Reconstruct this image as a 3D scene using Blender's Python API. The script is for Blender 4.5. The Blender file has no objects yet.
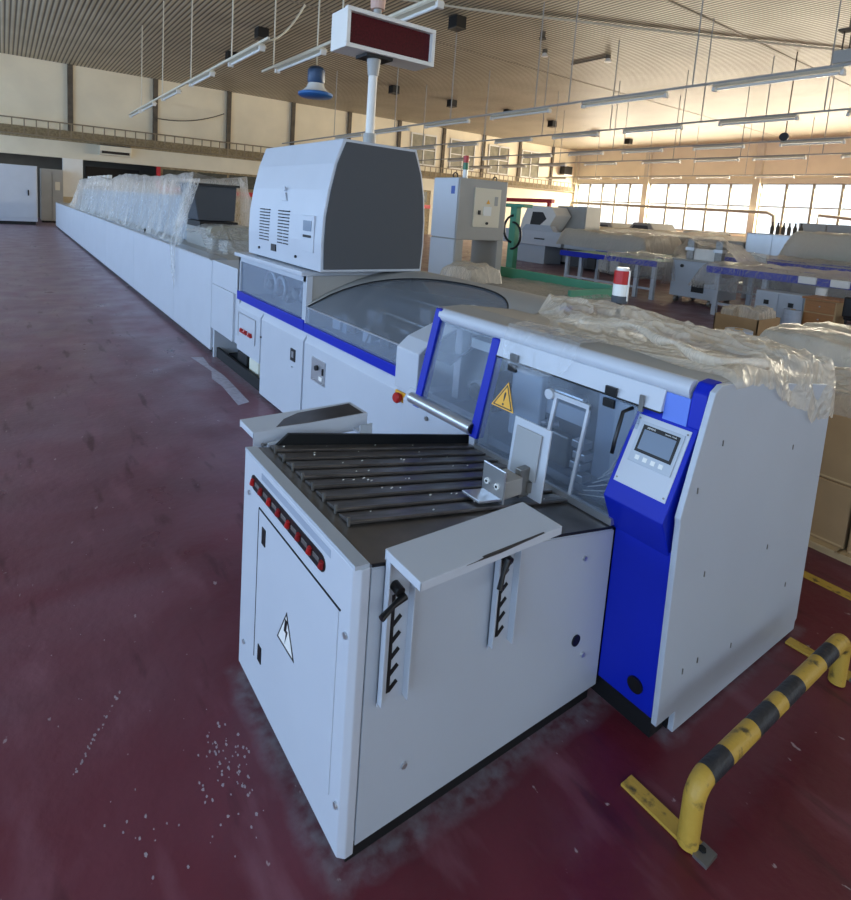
import bpy, bmesh, math, random
from mathutils import Vector, Matrix, noise
random.seed(7)
S = bpy.context.scene
COL = S.collection
PI = math.pi
# ------------------------------------------------------------------ helpers
class MB:
    """collects shapes that make ONE mesh object (world coordinates)"""
    def __init__(s): s.bm = bmesh.new()
    def quad(s, *pts):
        s.bm.faces.new([s.bm.verts.new(p) for p in pts]); return s
    def box(s, x0, x1, y0, y1, z0, z1):
        return s.prism([(x0, y0), (x1, y0), (x1, y1), (x0, y1)], 'z', z0, z1)
    def prism(s, poly, axis, a0, a1):
        def P(p, a):
            if axis == 'x': return (a, p[0], p[1])
            if axis == 'y': return (p[0], a, p[1])
            return (p[0], p[1], a)
        A = [s.bm.verts.new(P(p, a0)) for p in poly]
        B = [s.bm.verts.new(P(p, a1)) for p in poly]
        n = len(poly); fs = [s.bm.faces.new(A), s.bm.faces.new(B[::-1])]
        for i in range(n):
            j = (i+1) % n
            fs.append(s.bm.faces.new([A[j], A[i], B[i], B[j]]))
        bmesh.ops.recalc_face_normals(s.bm, faces=fs)
        return s
    def obox(s, c, ux, uy, uz):
        """box from centre and three half-axis vectors"""
        c, ux, uy, uz = map(Vector, (c, ux, uy, uz)); v = []
        for k in (-1, 1):
            for (i, j) in ((-1, -1), (1, -1), (1, 1), (-1, 1)):
                v.append(s.bm.verts.new(c+ux*i+uy*j+uz*k))
        fs = [s.bm.faces.new([v[i] for i in f]) for f in ((3, 2, 1, 0), (4, 5, 6, 7), (0, 1, 5, 4), (1, 2, 6, 5), (2, 3, 7, 6), (3, 0, 4, 7))]
        bmesh.ops.recalc_face_normals(s.bm, faces=fs); return s
    def tube(s, pts, r, seg=12, caps=True):
        pts = [Vector(p) for p in pts]; rings = []
        n = len(pts); up = None
        for i, p in enumerate(pts):
            d = (pts[min(i+1, n-1)]-pts[max(i-1, 0)]).normalized()
            if up is None:
                up = Vector((0, 0, 1)) if abs(d.z) < .9 else Vector((1, 0, 0))
            a = d.cross(up)
            if a.length < 1e-4: a = d.orthogonal()
            a.normalize(); b = a.cross(d).normalized(); up = b
            rr = r[i] if isinstance(r, (list, tuple)) else r
            rings.append([s.bm.verts.new(p+a*rr*math.cos(2*PI*k/seg)+b*rr*math.sin(2*PI*k/seg)) for k in range(seg)])
        fs = []
        for A, B in zip(rings, rings[1:]):
            for k in range(seg):
                fs.append(s.bm.faces.new([A[k], A[(k+1) % seg], B[(k+1) % seg], B[k]]))
        if caps:
            fs.append(s.bm.faces.new(rings[0][::-1])); fs.append(s.bm.faces.new(rings[-1]))
        bmesh.ops.recalc_face_normals(s.bm, faces=fs); return s
    def grid(s, nu, nv, f):
        g = [[s.bm.verts.new(f(i/nu, j/nv)) for j in range(nv+1)] for i in range(nu+1)]
        for i in range(nu):
            for j in range(nv):
                s.bm.faces.new([g[i][j], g[i+1][j], g[i+1][j+1], g[i][j+1]])
        return s
    def build(s, name, mat, parent=None, bevel=0, smooth=False, label=None, kind=None, seg=2):
        me = bpy.data.meshes.new(name)
        off = ORG.get(parent.name, Vector()) if parent else Vector()
        if off.length: bmesh.ops.translate(s.bm, verts=s.bm.verts, vec=-off)
        if smooth:
            for f in s.bm.faces: f.smooth = True
        s.bm.to_mesh(me); s.bm.free()
        o = bpy.data.objects.new(name, me); COL.objects.link(o)
        me.materials.append(mat)
        if parent: o.parent = parent; ORG[o.name] = off
        if smooth == 'angle': me.set_sharp_from_angle(angle=math.radians(38))
        if bevel:
            b = o.modifiers.new('bevel', 'BEVEL'); b.width = bevel; b.segments = seg; b.limit_method = 'ANGLE'
        if label: o['label'] = label
        if kind: o['kind'] = kind
        return o
ORG = {}
def thing(name, label, cat, loc=(0, 0, 0), group=None):
    o = bpy.data.objects.new(name, None); COL.objects.link(o)
    o.location = loc; o.empty_display_size = .1; ORG[o.name] = Vector(loc)
    return tag(o, label, cat, group)
def tag(o, label, cat, group=None, kind=None):
    o['label'] = label; o['category'] = cat
    if group: o['group'] = group
    if kind: o['kind'] = kind
    return o
def struct(o): o['kind'] = 'structure'; return o
def copy_tree(o, parent=None):
    c = o.copy(); COL.objects.link(c); c.parent = parent
    for ch in o.children: copy_tree(ch, c)
    return c
def text(name, body, size, M, mat, parent, depth=.0006):
    cu = bpy.data.curves.new(name, 'FONT'); cu.body = body; cu.size = size; cu.extrude = depth
    cu.align_x = 'CENTER'; cu.align_y = 'CENTER'
    t = bpy.data.objects.new(name+'_tmp', cu); COL.objects.link(t)
    dg = bpy.context.evaluated_depsgraph_get(); me = bpy.data.meshes.new_from_object(t.evaluated_get(dg))
    bpy.data.objects.remove(t)
    off = ORG.get(parent.name, Vector())
    me.transform(Matrix.Translation(-off) @ M); me.materials.clear(); me.materials.append(mat)
    o = bpy.data.objects.new(name, me); COL.objects.link(o); o.parent = parent; ORG[o.name] = off
    return o
def frame_m(o, ux, uy):
    ux = Vector(ux).normalized(); uy = Vector(uy).normalized(); uz = ux.cross(uy).normalized()
    return Matrix(((ux.x, uy.x, uz.x, o[0]), (ux.y, uy.y, uz.y, o[1]), (ux.z, uy.z, uz.z, o[2]), (0, 0, 0, 1)))
def fbm(x, y, z=0, o=4): return noise.fractal(Vector((x, y, z)), 1.0, 2.1, o)

# ------------------------------------------------------------------ materials
def lin(c):
    if isinstance(c, str): c = [int(c[i:i+2], 16)/255 for i in (0, 2, 4)]
    return tuple((v/12.92 if v <= .04045 else ((v+.055)/1.055)**2.4) for v in c)+(1,)
def mat(name, col, rough=.5, metal=0., var=.0, vscale=3., bump=0., bscale=60., stretch=(1, 1, 1), spec=.5, alpha=1., trans=0., emit=None, estr=1., col2=None, thr=.5, coat=0.):
    m = bpy.data.materials.new(name); m.use_nodes = True
    nt = m.node_tree; b = nt.nodes['Principled BSDF']
    b.inputs['Base Color'].default_value = lin(col); b.inputs['Roughness'].default_value = rough
    b.inputs['Metallic'].default_value = metal; b.inputs['Specular IOR Level'].default_value = spec
    b.inputs['Alpha'].default_value = alpha; b.inputs['Transmission Weight'].default_value = trans
    b.inputs['Coat Weight'].default_value = coat
    if emit: b.inputs['Emission Color'].default_value = lin(emit); b.inputs['Emission Strength'].default_value = estr
    tc = nt.nodes.new('ShaderNodeTexCoord'); mp = nt.nodes.new('ShaderNodeMapping'); mp.inputs['Scale'].default_value = stretch
    nt.links.new(tc.outputs['Object'], mp.inputs['Vector'])
    if var or col2:
        n = nt.nodes.new('ShaderNodeTexNoise'); n.inputs['Scale'].default_value = vscale; n.inputs['Detail'].default_value = 6
        nt.links.new(mp.outputs[0], n.inputs['Vector'])
        r = nt.nodes.new('ShaderNodeValToRGB'); c = lin(col)
        if col2:
            r.color_ramp.elements[0].position = thr-.06; r.color_ramp.elements[1].position = thr+.06
            r.color_ramp.elements[0].color = c; r.color_ramp.elements[1].color = lin(col2)
        else:
            r.color_ramp.elements[0].position = .3; r.color_ramp.elements[1].position = .7
            r.color_ramp.elements[0].color = tuple(v*(1-var) for v in c[:3])+(1,)
            r.color_ramp.elements[1].color = tuple(min(1, v*(1+var)) for v in c[:3])+(1,)
        nt.links.new(n.outputs[0], r.inputs[0]); nt.links.new(r.outputs[0], b.inputs['Base Color'])
    if bump:
        n2 = nt.nodes.new('ShaderNodeTexNoise'); n2.inputs['Scale'].default_value = bscale; n2.inputs['Detail'].default_value = 3
        nt.links.new(mp.outputs[0], n2.inputs['Vector'])
        bp = nt.nodes.new('ShaderNodeBump'); bp.inputs['Strength'].default_value = bump; bp.inputs['Distance'].default_value = .01
        nt.links.new(n2.outputs[0], bp.inputs['Height']); nt.links.new(bp.outputs[0], b.inputs['Normal'])
    return m
GREY = mat('machine_grey_paint', 'b4bcc6', .42, var=.03, vscale=2, bump=.12, bscale=400)
GREYL = mat('light_grey_paint', 'c0c6cf', .42, var=.02, bump=.05, bscale=300)
GREYW = mat('warm_grey_paint', 'a5a4a0', .5, var=.04, bump=.05, bscale=300)
GREYD = mat('dark_grey_paint', '4a4e54', .7, bump=.35, bscale=350)
SILV = mat('brushed_aluminium', 'c3c6ca', .3, metal=.75, var=.05)
BLUE = mat('blue_paint', '0722ac', .45, spec=.3, var=.05, bump=.05, bscale=200)
BLUEL = mat('faded_blue_tape', '5f80dd', .5)
STEEL = mat('worn_steel', '8a8884', .38, metal=.7, var=.2, vscale=14)
DSTEEL = mat('dark_slat_steel', '6a6664', .34, metal=.55, var=.35, vscale=9, stretch=(1, 6, 1))
TSTEEL = mat('table_steel', '77736f', .36, metal=.6, var=.25, vscale=6)
DARK = mat('black_plinth', '0c0d10', .6)
BLK = mat('black_plastic', '111214', .4)
RED = mat('red_plastic', 'b3211f', .35)
REDDK = mat('dark_red_plastic', '8c1a1c', .45)
WHT = mat('white_paint', 'e6e4de', .5, var=.03)
CREAMF = mat('lamp_enamel', 'ddd5c0', .45)
YEL = mat('yellow_sign', 'f0b030', .5)
YELW = mat('worn_yellow_paint', 'bf9a3e', .5, var=.12, vscale=22, bump=.3, bscale=60, col2='55482c', thr=.64)
BLKW = mat('worn_black_paint', '23262c', .5, var=.3, vscale=20, bump=.3, bscale=60)
GREEN = mat('green_paint', '4f9a7c', .5, var=.08)
CARD = mat('cardboard', 'a98a63', .85, var=.08, vscale=5)
CARDL = mat('cardboard_inner', 'c2a57a', .85, var=.06)
WOODM = mat('brown_drawer_front', 'a5703f', .5, var=.12, vscale=6, stretch=(1, 1, 8))
INNER = mat('machine_interior', '666d76', .6, var=.2)
PAPER = mat('off_white_plastic', 'dcdccb', .5)
LCD = mat('grey_display', '77879a', .25)
LEDR = mat('dark_red_window', '4a0613', .3, spec=.25, var=.35, vscale=60)
CLRW = mat('clear_lamp', 'e9e9e4', .25)
STICK = mat('white_sticker', 'ecebe6', .5)
FILMB = mat('blue_film_roll', 'b3bfd0', .3, var=.1, stretch=(1, 1, 10))
def clear(name, col, alpha, rough, spec=.5, bump=0, bscale=8, tcol='ffffff', trl=.0):
    """see-through sheet: transparent + diffuse/gloss mix, the same for every ray"""
    m = bpy.data.materials.new(name); m.use_nodes = True; nt = m.node_tree; nt.nodes.clear()
    out = nt.nodes.new('ShaderNodeOutputMaterial'); mix = nt.nodes.new('ShaderNodeMixShader')
    tr = nt.nodes.new('ShaderNodeBsdfTransparent'); tr.inputs[0].default_value = lin(tcol)
    pb = nt.nodes.new('ShaderNodeBsdfPrincipled'); pb.inputs['Base Color'].default_value = lin(col)
    pb.inputs['Roughness'].default_value = rough; pb.inputs['Specular IOR Level'].default_value = spec
    body = pb.outputs[0]
    if trl:
        t2 = nt.nodes.new('ShaderNodeBsdfTranslucent'); t2.inputs[0].default_value = lin(col)
        m2 = nt.nodes.new('ShaderNodeMixShader'); m2.inputs[0].default_value = trl
        nt.links.new(pb.outputs[0], m2.inputs[1]); nt.links.new(t2.outputs[0], m2.inputs[2]); body = m2.outputs[0]
    lw = nt.nodes.new('ShaderNodeLayerWeight'); lw.inputs[0].default_value = .35
    mr = nt.nodes.new('ShaderNodeMapRange'); mr.inputs[3].default_value = alpha; mr.inputs[4].default_value = min(1, alpha+.45)
    nt.links.new(lw.outputs['Facing'], mr.inputs[0])
    if bump:
        tc = nt.nodes.new('ShaderNodeTexCoord'); n = nt.nodes.new('ShaderNodeTexNoise'); n.inputs['Scale'].default_value = bscale
        n.inputs['Detail'].default_value = 5; n.inputs['Distortion'].default_value = 1.6
        nt.links.new(tc.outputs['Object'], n.inputs['Vector'])
        b = nt.nodes.new('ShaderNodeBump'); b.inputs['Strength'].default_value = bump; b.inputs['Distance'].default_value = .03
        cr = None
        for sc_, wgt in ((bscale*.45, 1.0), (bscale, .6), (bscale*2.3, .3)):
            mpn = nt.nodes.new('ShaderNodeMapping'); mpn.inputs['Scale'].default_value = (1, .45, .5) if sc_ < bscale else (.5, 1, .7); mpn.inputs['Rotation'].default_value = (0, 0, .6*sc_)
            nt.links.new(tc.outputs['Object'], mpn.inputs['Vector'])
            nn = nt.nodes.new('ShaderNodeTexNoise'); nn.inputs['Scale'].default_value = sc_; nn.inputs['Detail'].default_value = 2; nn.inputs['Distortion'].default_value = .8
            nt.links.new(mpn.outputs[0], nn.inputs['Vector'])
            m1 = nt.nodes.new('ShaderNodeMath'); m1.operation = 'SUBTRACT'; m1.inputs[1].default_value = .5; nt.links.new(nn.outputs[0], m1.inputs[0])
            m2 = nt.nodes.new('ShaderNodeMath'); m2.operation = 'ABSOLUTE'; nt.links.new(m1.outputs[0], m2.inputs[0])
            m3 = nt.nodes.new('ShaderNodeMapRange'); m3.inputs[1].default_value = 0; m3.inputs[2].default_value = .12; m3.inputs[3].default_value = wgt; m3.inputs[4].default_value = 0
            nt.links.new(m2.outputs[0], m3.inputs[0])
            if cr is None: cr = m3.outputs[0]
            else:
                ad = nt.nodes.new('ShaderNodeMath'); ad.operation = 'ADD'; nt.links.new(cr, ad.inputs[0]); nt.links.new(m3.outputs[0], ad.inputs[1]); cr = ad.outputs[0]
        nt.links.new(cr, b.inputs['Height']); nt.links.new(b.outputs[0], pb.inputs['Normal']); nt.links.new(b.outputs[0], lw.inputs['Normal'])
    nt.links.new(mr.outputs[0], mix.inputs[0]); nt.links.new(tr.outputs[0], mix.inputs[1]); nt.links.new(body, mix.inputs[2])
    nt.links.new(mix.outputs[0], out.inputs[0]); return m
GLASS = clear('acrylic_pane', 'a9b4c4', .09, .06, .6, tcol='eef2f6')
SMOKE = clear('smoked_hood', '9aa2ac', .24, .14, .7, tcol='c8ccd2')
WGLASS = clear('window_glass', 'e8ecef', .06, .05)
FILM = clear('plastic_film', 'e9e7e2', .20, .16, .8, bump=.7, bscale=7, trl=.35)
FILMT = clear('thick_plastic_film', 'efe6d6', .42, .3, .55, bump=.6, bscale=6, trl=.35)
FLAPF = clear('thin_flap_film', 'e9ecf0', .10, .12, .8, bump=.35, bscale=4, trl=.2)
FILMH = clear('hazy_plastic_film', 'ded8ca', .66, .3, .6, bump=.4, bscale=5, trl=.3)

# ------------------------------------------------------------------ floor / ceiling / walls
def floor_mat():
    m = bpy.data.materials.new('maroon_floor_paint'); m.use_nodes = True; nt = m.node_tree; L = nt.links
    b = nt.nodes['Principled BSDF']; g = nt.nodes.new('ShaderNodeNewGeometry')
    def N(t, **k):
        n = nt.nodes.new(t)
        for a, v in k.items(): setattr(n, a, v)
        return n
    def noi(scale, detail=6, st=(1, 1, 1), rot=0, dist=0):
        mp = N('ShaderNodeMapping'); mp.inputs['Scale'].default_value = st; mp.inputs['Rotation'].default_value = (0, 0, rot)
        L.new(g.outputs['Position'], mp.inputs['Vector'])
        n = N('ShaderNodeTexNoise'); n.inputs['Scale'].default_value = scale; n.inputs['Detail'].default_value = detail; n.inputs['Distortion'].default_value = dist
        L.new(mp.outputs[0], n.inputs['Vector']); return n.outputs[0]
    def ramp(v, p0, p1, c0=0, c1=1):
        r = N('ShaderNodeMapRange'); r.inputs[1].default_value = p0; r.inputs[2].default_value = p1; r.inputs[3].default_value = c0; r.inputs[4].default_value = c1
        L.new(v, r.inputs[0]); return r.outputs[0]
    def mth(op, a, c):
        n = N('ShaderNodeMath', operation=op)
        for i, v in enumerate((a, c)):
            if isinstance(v, (int, float)): n.inputs[i].default_value = v
            else: L.new(v, n.inputs[i])
        return n.outputs[0]
    def mix(f, a, c):
        n = N('ShaderNodeMix', data_type='RGBA')
        if isinstance(f, float): n.inputs[0].default_value = f
        else: L.new(f, n.inputs[0])
        for i, v in ((6, a), (7, c)):
            if isinstance(v, tuple): n.inputs[i].default_value = v
            else: L.new(v, n.inputs[i])
        return n.outputs[2]
    sx = N('ShaderNodeSeparateXYZ'); L.new(g.outputs['Position'], sx.inputs[0])
    base = mix(ramp(noi(1.1, 8, dist=.6), .35, .68), lin('561823'), lin('6e2a36'))
    base = mix(ramp(noi(.3, 5, dist=.5), .40, .60, 0, .35), base, lin('80606c'))
    dst = mth('ADD', mth('MULTIPLY', sx.outputs[1], .085), mth('MULTIPLY', noi(.9, 7, dist=1.2), .9))
    base = mix(ramp(dst, .55, 1.35, 0, .6), base, lin('9a8792'))      # mottled, paler towards the far part of the hall
    base = mix(ramp(noi(5, 8, (1, .35, 1), .5), .55, .72, 0, .5), base, lin('8a5d68'))      # rubbed paint
    base = mix(ramp(noi(9, 6, (1, .2, 1), -.7), .61, .70, 0, .6), base, lin('3b141d'))      # dark scuffs
    base = mix(ramp(noi(26, 3, (1, .6, 1)), .71, .735, 0, .6), base, lin('b7a7a8'))         # chips
    def sdf(cx, cy, hx, hy):
        ax = mth('SUBTRACT', mth('ABSOLUTE', mth('SUBTRACT', sx.outputs[0], cx), 0), hx)
        ay = mth('SUBTRACT', mth('ABSOLUTE', mth('SUBTRACT', sx.outputs[1], cy), 0), hy)
        return mth('MAXIMUM', ax, ay)
    d = mth('MINIMUM', sdf(1.28, 1.5, .57, .4), mth('MINIMUM', sdf(2.44, 1.65, .53, .75), sdf(2.42, 15, .5, 14)))
    edge = ramp(mth('SUBTRACT', d, mth('MULTIPLY', noi(6, 5), .09)), -.05, .02, 1, 0)
    base = mix(mth('MULTIPLY', edge, ramp(noi(22, 7), .35, .65, .15, .75)), base, lin('85838a'))
    spot = ramp(noi(1.7, 2, (1, 1, 1), .3), .70, .73, 0, .5)
    base = mix(spot, base, lin('7d6f76'))
    L.new(base, b.inputs['Base Color'])
    L.new(ramp(noi(2.2, 7), .3, .7, .26, .5), b.inputs['Roughness'])
    b.inputs['Specular IOR Level'].default_value = .45
    bp = N('ShaderNodeBump'); bp.inputs['Strength'].default_value = .25; bp.inputs['Distance'].default_value = .01
    L.new(noi(22, 6), bp.inputs['Height']); L.new(bp.outputs[0], b.inputs['Normal'])
    return m
def slat_ceiling():
    m = bpy.data.materials.new('ribbed_metal_ceiling'); m.use_nodes = True; nt = m.node_tree; L = nt.links
    b = nt.nodes['Principled BSDF']; g = nt.nodes.new('ShaderNodeNewGeometry')
    w = nt.nodes.new('ShaderNodeTexWave'); w.inputs['Scale'].default_value = 1.9; w.bands_direction = 'X'
    n = nt.nodes.new('ShaderNodeTexNoise'); n.inputs['Scale'].default_value = .5; n.inputs['Detail'].default_value = 5
    L.new(g.outputs['Position'], w.inputs['Vector']); L.new(g.outputs['Position'], n.inputs['Vector'])
    r = nt.nodes.new('ShaderNodeValToRGB'); e = r.color_ramp.elements
    e[0].position = .12; e[0].color = lin('574d40'); e[1].position = .42; e[1].color = lin('bfb39a')
    L.new(w.outputs[0], r.inputs[0])
    mx = nt.nodes.new('ShaderNodeMix'); mx.data_type = 'RGBA'; mx.blend_type = 'MULTIPLY'; mx.inputs[0].default_value = .5
    r2 = nt.nodes.new('ShaderNodeValToRGB'); r2.color_ramp.elements[0].position = .3; r2.color_ramp.elements[0].color = (.6, .57, .5, 1); r2.color_ramp.elements[1].position = .65
    L.new(n.outputs[0], r2.inputs[0]); L.new(r.outputs[0], mx.inputs[6]); L.new(r2.outputs[0], mx.inputs[7]); L.new(mx.outputs[2], b.inputs['Base Color'])
    bp = nt.nodes.new('ShaderNodeBump'); bp.inputs['Strength'].default_value = .6; bp.inputs['Distance'].default_value = .03
    L.new(w.outputs[0], bp.inputs['Height']); L.new(bp.outputs[0], b.inputs['Normal'])
    b.inputs['Roughness'].default_value = .5
    return m
WALL = mat('cream_wall_plaster', 'efe4c9', .8, var=.07, vscale=.6, bump=.1, bscale=20)
WALLL = mat('pale_beam_plaster', 'd8d0bb', .8, var=.05, vscale=1)
COLM = mat('stained_concrete', '5f564a', .85, var=.35, vscale=3)
BRICK = mat('brick_band', '8f8064', .85, var=.3, vscale=9)
RECESS = mat('dim_room_plaster', '6f6a60', .85, var=.2, vscale=1)
DOORD = mat('dark_doorway', '2a241f', .8)
TILE = mat('beige_tile', 'b7a88c', .6, var=.08)
REDP = mat('red_painted_steel', 'b8232c', .5)

X0, X1, Y0, Y1, H = -6.5, 42.17, -6.0, 33.6, 7.82
struct(MB().quad((X0-1, Y0-1, 0), (X1+1, Y0-1, 0), (X1+1, Y1+6, 0), (X0-1, Y1+6, 0)).build('floor', floor_mat()))
c = MB().box(X0-.3, X1+.3, Y0-.3, Y1+.3, H, H+.2).build('ceiling', slat_ceiling()); struct(c)
# expansion joints and light strips in the ceiling
m = MB()
for y in (9.4, 25.3-13.3+5.0): m.box(X0, X1, y, y+.06, H-.02, H)
struct(m.build('trim_1', mat('ceiling_joint', '9a8f7d', .6)))
# far wall (y = 33.6)
m = MB(); m.box(X0, X1+.3, Y1, Y1+.35, 4.15, H); struct(m.build('wall_far', WALL))
m = MB(); m.box(X0, X1, Y1-.12, Y1+.3, 3.22, 4.15); struct(m.build('trim_2', WALLL))
m = MB(); m.box(X0, X1, Y1-.16, Y1-.12, 4.05, 4.58); struct(m.build('trim_3', BRICK))
m = MB(); m.box(X0, X1, Y1+4, Y1+4.2, 0, 4); m.box(X0, X1, Y1+.35, Y1+4, 4, 4.1); struct(m.build('wall_recess', RECESS))
m = MB(); m.box(7.05, 26.0, Y1, Y1+.3, 0, 3.22); struct(m.build('wall_far_lower', BRICK))
m = MB(); m.box(26.0, X1, Y1-.02, Y1+.3, 0, 3.22); struct(m.build('wall_far_lower_right', WALLL))
m = MB(); m.box(3.65, 6.3, Y1+1.2, Y1+1.3, 0, 2.95); struct(m.build('opening_shade', DOORD))  # dark slab stands in for the shade inside the wall opening
# columns of the far wall
for k in range(10):
    x = 2.85+4*k
    struct(MB().box(x-.12, x+.12, Y1-.12, Y1, 4.15, H).build('pillar', COLM))
struct(MB().box(2.5, 3.38, Y1-.2, Y1+.3, 0, 3.22).build('pillar', WHT))
struct(MB().box(2.48, 3.4, Y1-.22, Y1+.32, 0, 1.3).build('trim_4', TILE))
struct(MB().box(6.95, 7.15, Y1-.1, Y1+.1, 2.0, 3.2).build('trim_5', REDP))
struct(MB().box(7.15, 26, Y1-.1, Y1, 1.9, 2.15).build('trim_6', REDP))
# dark glazed band behind the machine
g = MB()
for k in range(10): g.box(7.3+k*1.85, 9.0+k*1.85, Y1-.04, Y1-.01, 2.35, 3.1)
struct(g.build('window_1', mat('dark_brick_glass', '3a3a30', .4, var=.4, vscale=6)))
# high windows in the far wall bays
for i, (a, b_) in enumerate(((16.1, 18.1), (20.0, 22.1), (24.0, 26.1), (27.6, 29.9), (31.5, 33.6), (35.2, 37.2))[2:]):
    w = MB(); zz0, zz1 = 5.05, 7.1; t = .09; yy0, yy1 = Y1-.09, Y1-.001
    w.box(a, b_, yy0, yy1, zz0-t, zz0+.02); w.box(a, b_, yy0, yy1, zz1-.02, zz1+t)
    for x in (a-t, (a+b_)/2-t/2, b_): w.box(x, x+t, yy0, yy1, zz0-t, zz1+t)
    w.box(a, b_, yy0+.02, yy1, (zz0+zz1)/2-.03, (zz0+zz1)/2+.03)
    f = struct(w.build('window_%d' % (i+2), WHT))
    MB().box(a, b_, Y1-.04, Y1-.02, zz0, zz1).build('pane', mat('dull_pane', '8e8a78', .25, var=.25, vscale=2), f)
# railing / pipe rack along the beam
rr = MB()
rr.box(X0, X1, Y1-.62, Y1-.56, 4.86, 4.92); rr.box(X0, X1, Y1-.62, Y1-.2, 4.16, 4.2)
rack = thing('wall_rack', 'long brown metal railing rack running along the far cream wall', 'railing', (17, Y1-.5, 4.2))
RK = mat('rack_brown', '8b7c64', .6, var=.15)
rr.build('rail', RK, rack)
for k in range(98):
    x = -6+k*.49
    MB().box(x, x+.05, Y1-.61, Y1-.57, 4.2, 4.87).build('upright', RK, rack)
# window wall (x = 42.17)
m = MB(); m.box(X1, X1+.3, Y0, Y1+.3, 0, 1.5); m.box(X1, X1+.3, Y0, Y1+.3, 5.0, H); struct(m.build('wall_right', WALL))
m = MB(); m.box(X1-.08, X1, Y0, Y1, 5.0, 5.35); struct(m.build('trim_7', WALLL))
posts = [33.5, 26.6, 18.5, 10.4, 2.3, -5.8]
for i, y in enumerate(posts):
    struct(MB().box(X1-.25, X1+.3, y-.22, y+.22, 0, H).build('pillar', WALLL))
FR = mat('window_frame_grey', '8b8677', .6)
for i in range(5):
    a, b_ = posts[i+1]+.22, posts[i]-.22
    w = MB(); w.box(X1+.05, X1+.13, a, b_, 1.5, 1.58); w.box(X1+.05, X1+.13, a, b_, 4.93, 5.0); w.box(X1+.05, X1+.13, a, b_, 3.42, 3.5)
    n = 5
    for k in range(n+1):
        y = a+(b_-a)*k/n; w.box(X1+.04, X1+.14, y-.07, y+.07, 1.5, 5.0)
    f = struct(w.build('window_%d' % (i+6), FR))
    MB().box(X1+.085, X1+.095, a, b_, 1.55, 4.95).build('pane', WGLASS, f)
# left and rear walls (outside the picture; daylight windows, rear ones added for light)
def sidewall(nm, horiz, c0, c1, pos, n0):
    w = MB()
    bx = (lambda a, b_, z0, z1, d0=0, d1=.3: w.box(pos-d1, pos-d0, a, b_, z0, z1)) if horiz else (lambda a, b_, z0, z1, d0=0, d1=.3: w.box(a, b_, pos-d1, pos-d0, z0, z1))
    bx(c0, c1, 0, 1.3); bx(c0, c1, 5.0, H)
    struct(w.build(nm, WALL)); w = MB(); k = c0
    bx = (lambda a, b_, z0, z1, d0=0, d1=.3: w.box(pos-d1, pos-d0, a, b_, z0, z1)) if horiz else (lambda a, b_, z0, z1, d0=0, d1=.3: w.box(a, b_, pos-d1, pos-d0, z0, z1))
    while k < c1+.1: bx(k-.1, k+.1, 1.3, 5.0); k += 3.3
    bx(c0, c1, 3.3, 3.4, .1, .2)
    struct(w.build('window_%d' % n0, FR))
sidewall('wall_left', True, Y0, Y1, X0, 11)
sidewall('wall_rear', False, X0, X1, Y0, 12)  # rear window openings added to light the rear-facing sides

# ------------------------------------------------------------------ ceiling services
def ordinal(i): return ('first', 'second', 'third', 'fourth', 'fifth', 'sixth', 'seventh', 'eighth', 'ninth', 'tenth', 'eleventh')[i]
def make_lamp(Ln):
    r = thing('fluorescent_lamp', '-', 'lamp')
    MB().prism([(-.11, 0), (-.05, .07), (.05, .07), (.11, 0)], 'y', -Ln/2, Ln/2).build('housing', CREAMF, r, bevel=.005)
    MB().tube([(0, -Ln/2+.06, -.035), (0, Ln/2-.06, -.035)], .03, 10).build('tube', CLRW, r, smooth='angle')
    for s in (-1, 1): MB().box(-.06, .06, s*(Ln/2)-.03, s*(Ln/2)+.03, -.08, .02).build('end_cap', WHT, r, bevel=.004)
    return r
def lamp_row(nm, x, z, y0, y1, lamps, Ln, rods, proto=None, sm=CREAMF):
    t = thing('lamp_trunking', 'thin pale trunking rail hung on rods, %s' % nm, 'lamp rail', (x, y0, z+.1))
    MB().box(x-.025, x+.025, y0, y1, z+.075, z+.125).build('rail', sm, t)
    for y in rods: MB().tube([(x, y, z+.12), (x, y, H)], .017, 6).build('hanger_rod', sm, t)
    n = len(lamps)
    for i, y in enumerate(lamps):
        r = make_lamp(Ln) if proto is None else copy_tree(proto)
        proto = r; r.location = (x, y, z)
        r['label'] = 'white fluorescent lamp, %s from the near end of %s' % (ordinal(i), nm)
        r['category'] = 'lamp'; r['group'] = 'fluorescent lamps of '+nm
    return proto
lamp_row('the left row over the red floor', 4.3, 4.8, 11.0, 25.5, (12.3, 15.6, 18.9, 22.2, 24.6), 1.9, (13.2, 16.6, 20.0, 23.4))
lamp_row('the short row beside the red display', 5.3, 4.8, 3.6, 13.9, (8.1, 11.8), 2.3, (5.5, 9.9, 13.2))
lamp_row('the nearest right-hand row', 12.7, 4.8, 1.0, 30, (2.1, 5.55, 8.95, 12.4, 15.8, 19.2, 22.6), 2.3, (3.8, 7.2, 10.6, 11.8, 15.6, 19, 24), sm=GREYW)
lamp_row('the second right-hand row', 17.1, 4.8, 2.0, 31, (4.7, 7.75, 10.85, 13.85, 16.9, 20, 23, 26), 1.95, (3.2, 6.2, 9.3, 12.4, 15.4, 18.6, 23), sm=GREYW)
lamp_row('the third right-hand row', 22.0, 4.8, 2.0, 31, (5.2, 8.2, 11.2, 14.3, 17.1, 20, 23, 26), 1.8, (3.6, 6.7, 9.7, 12.7, 15.7, 19, 24), sm=GREYW)
lamp_row('the fourth right-hand row', 26.1, 4.8, 4.0, 32, (7.7, 10.8, 13.3, 15.9, 19.3, 22.5, 25.5, 28.5), 1.9, (6.2, 9.3, 12.3, 15.3, 18, 22), sm=GREYW)
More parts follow.
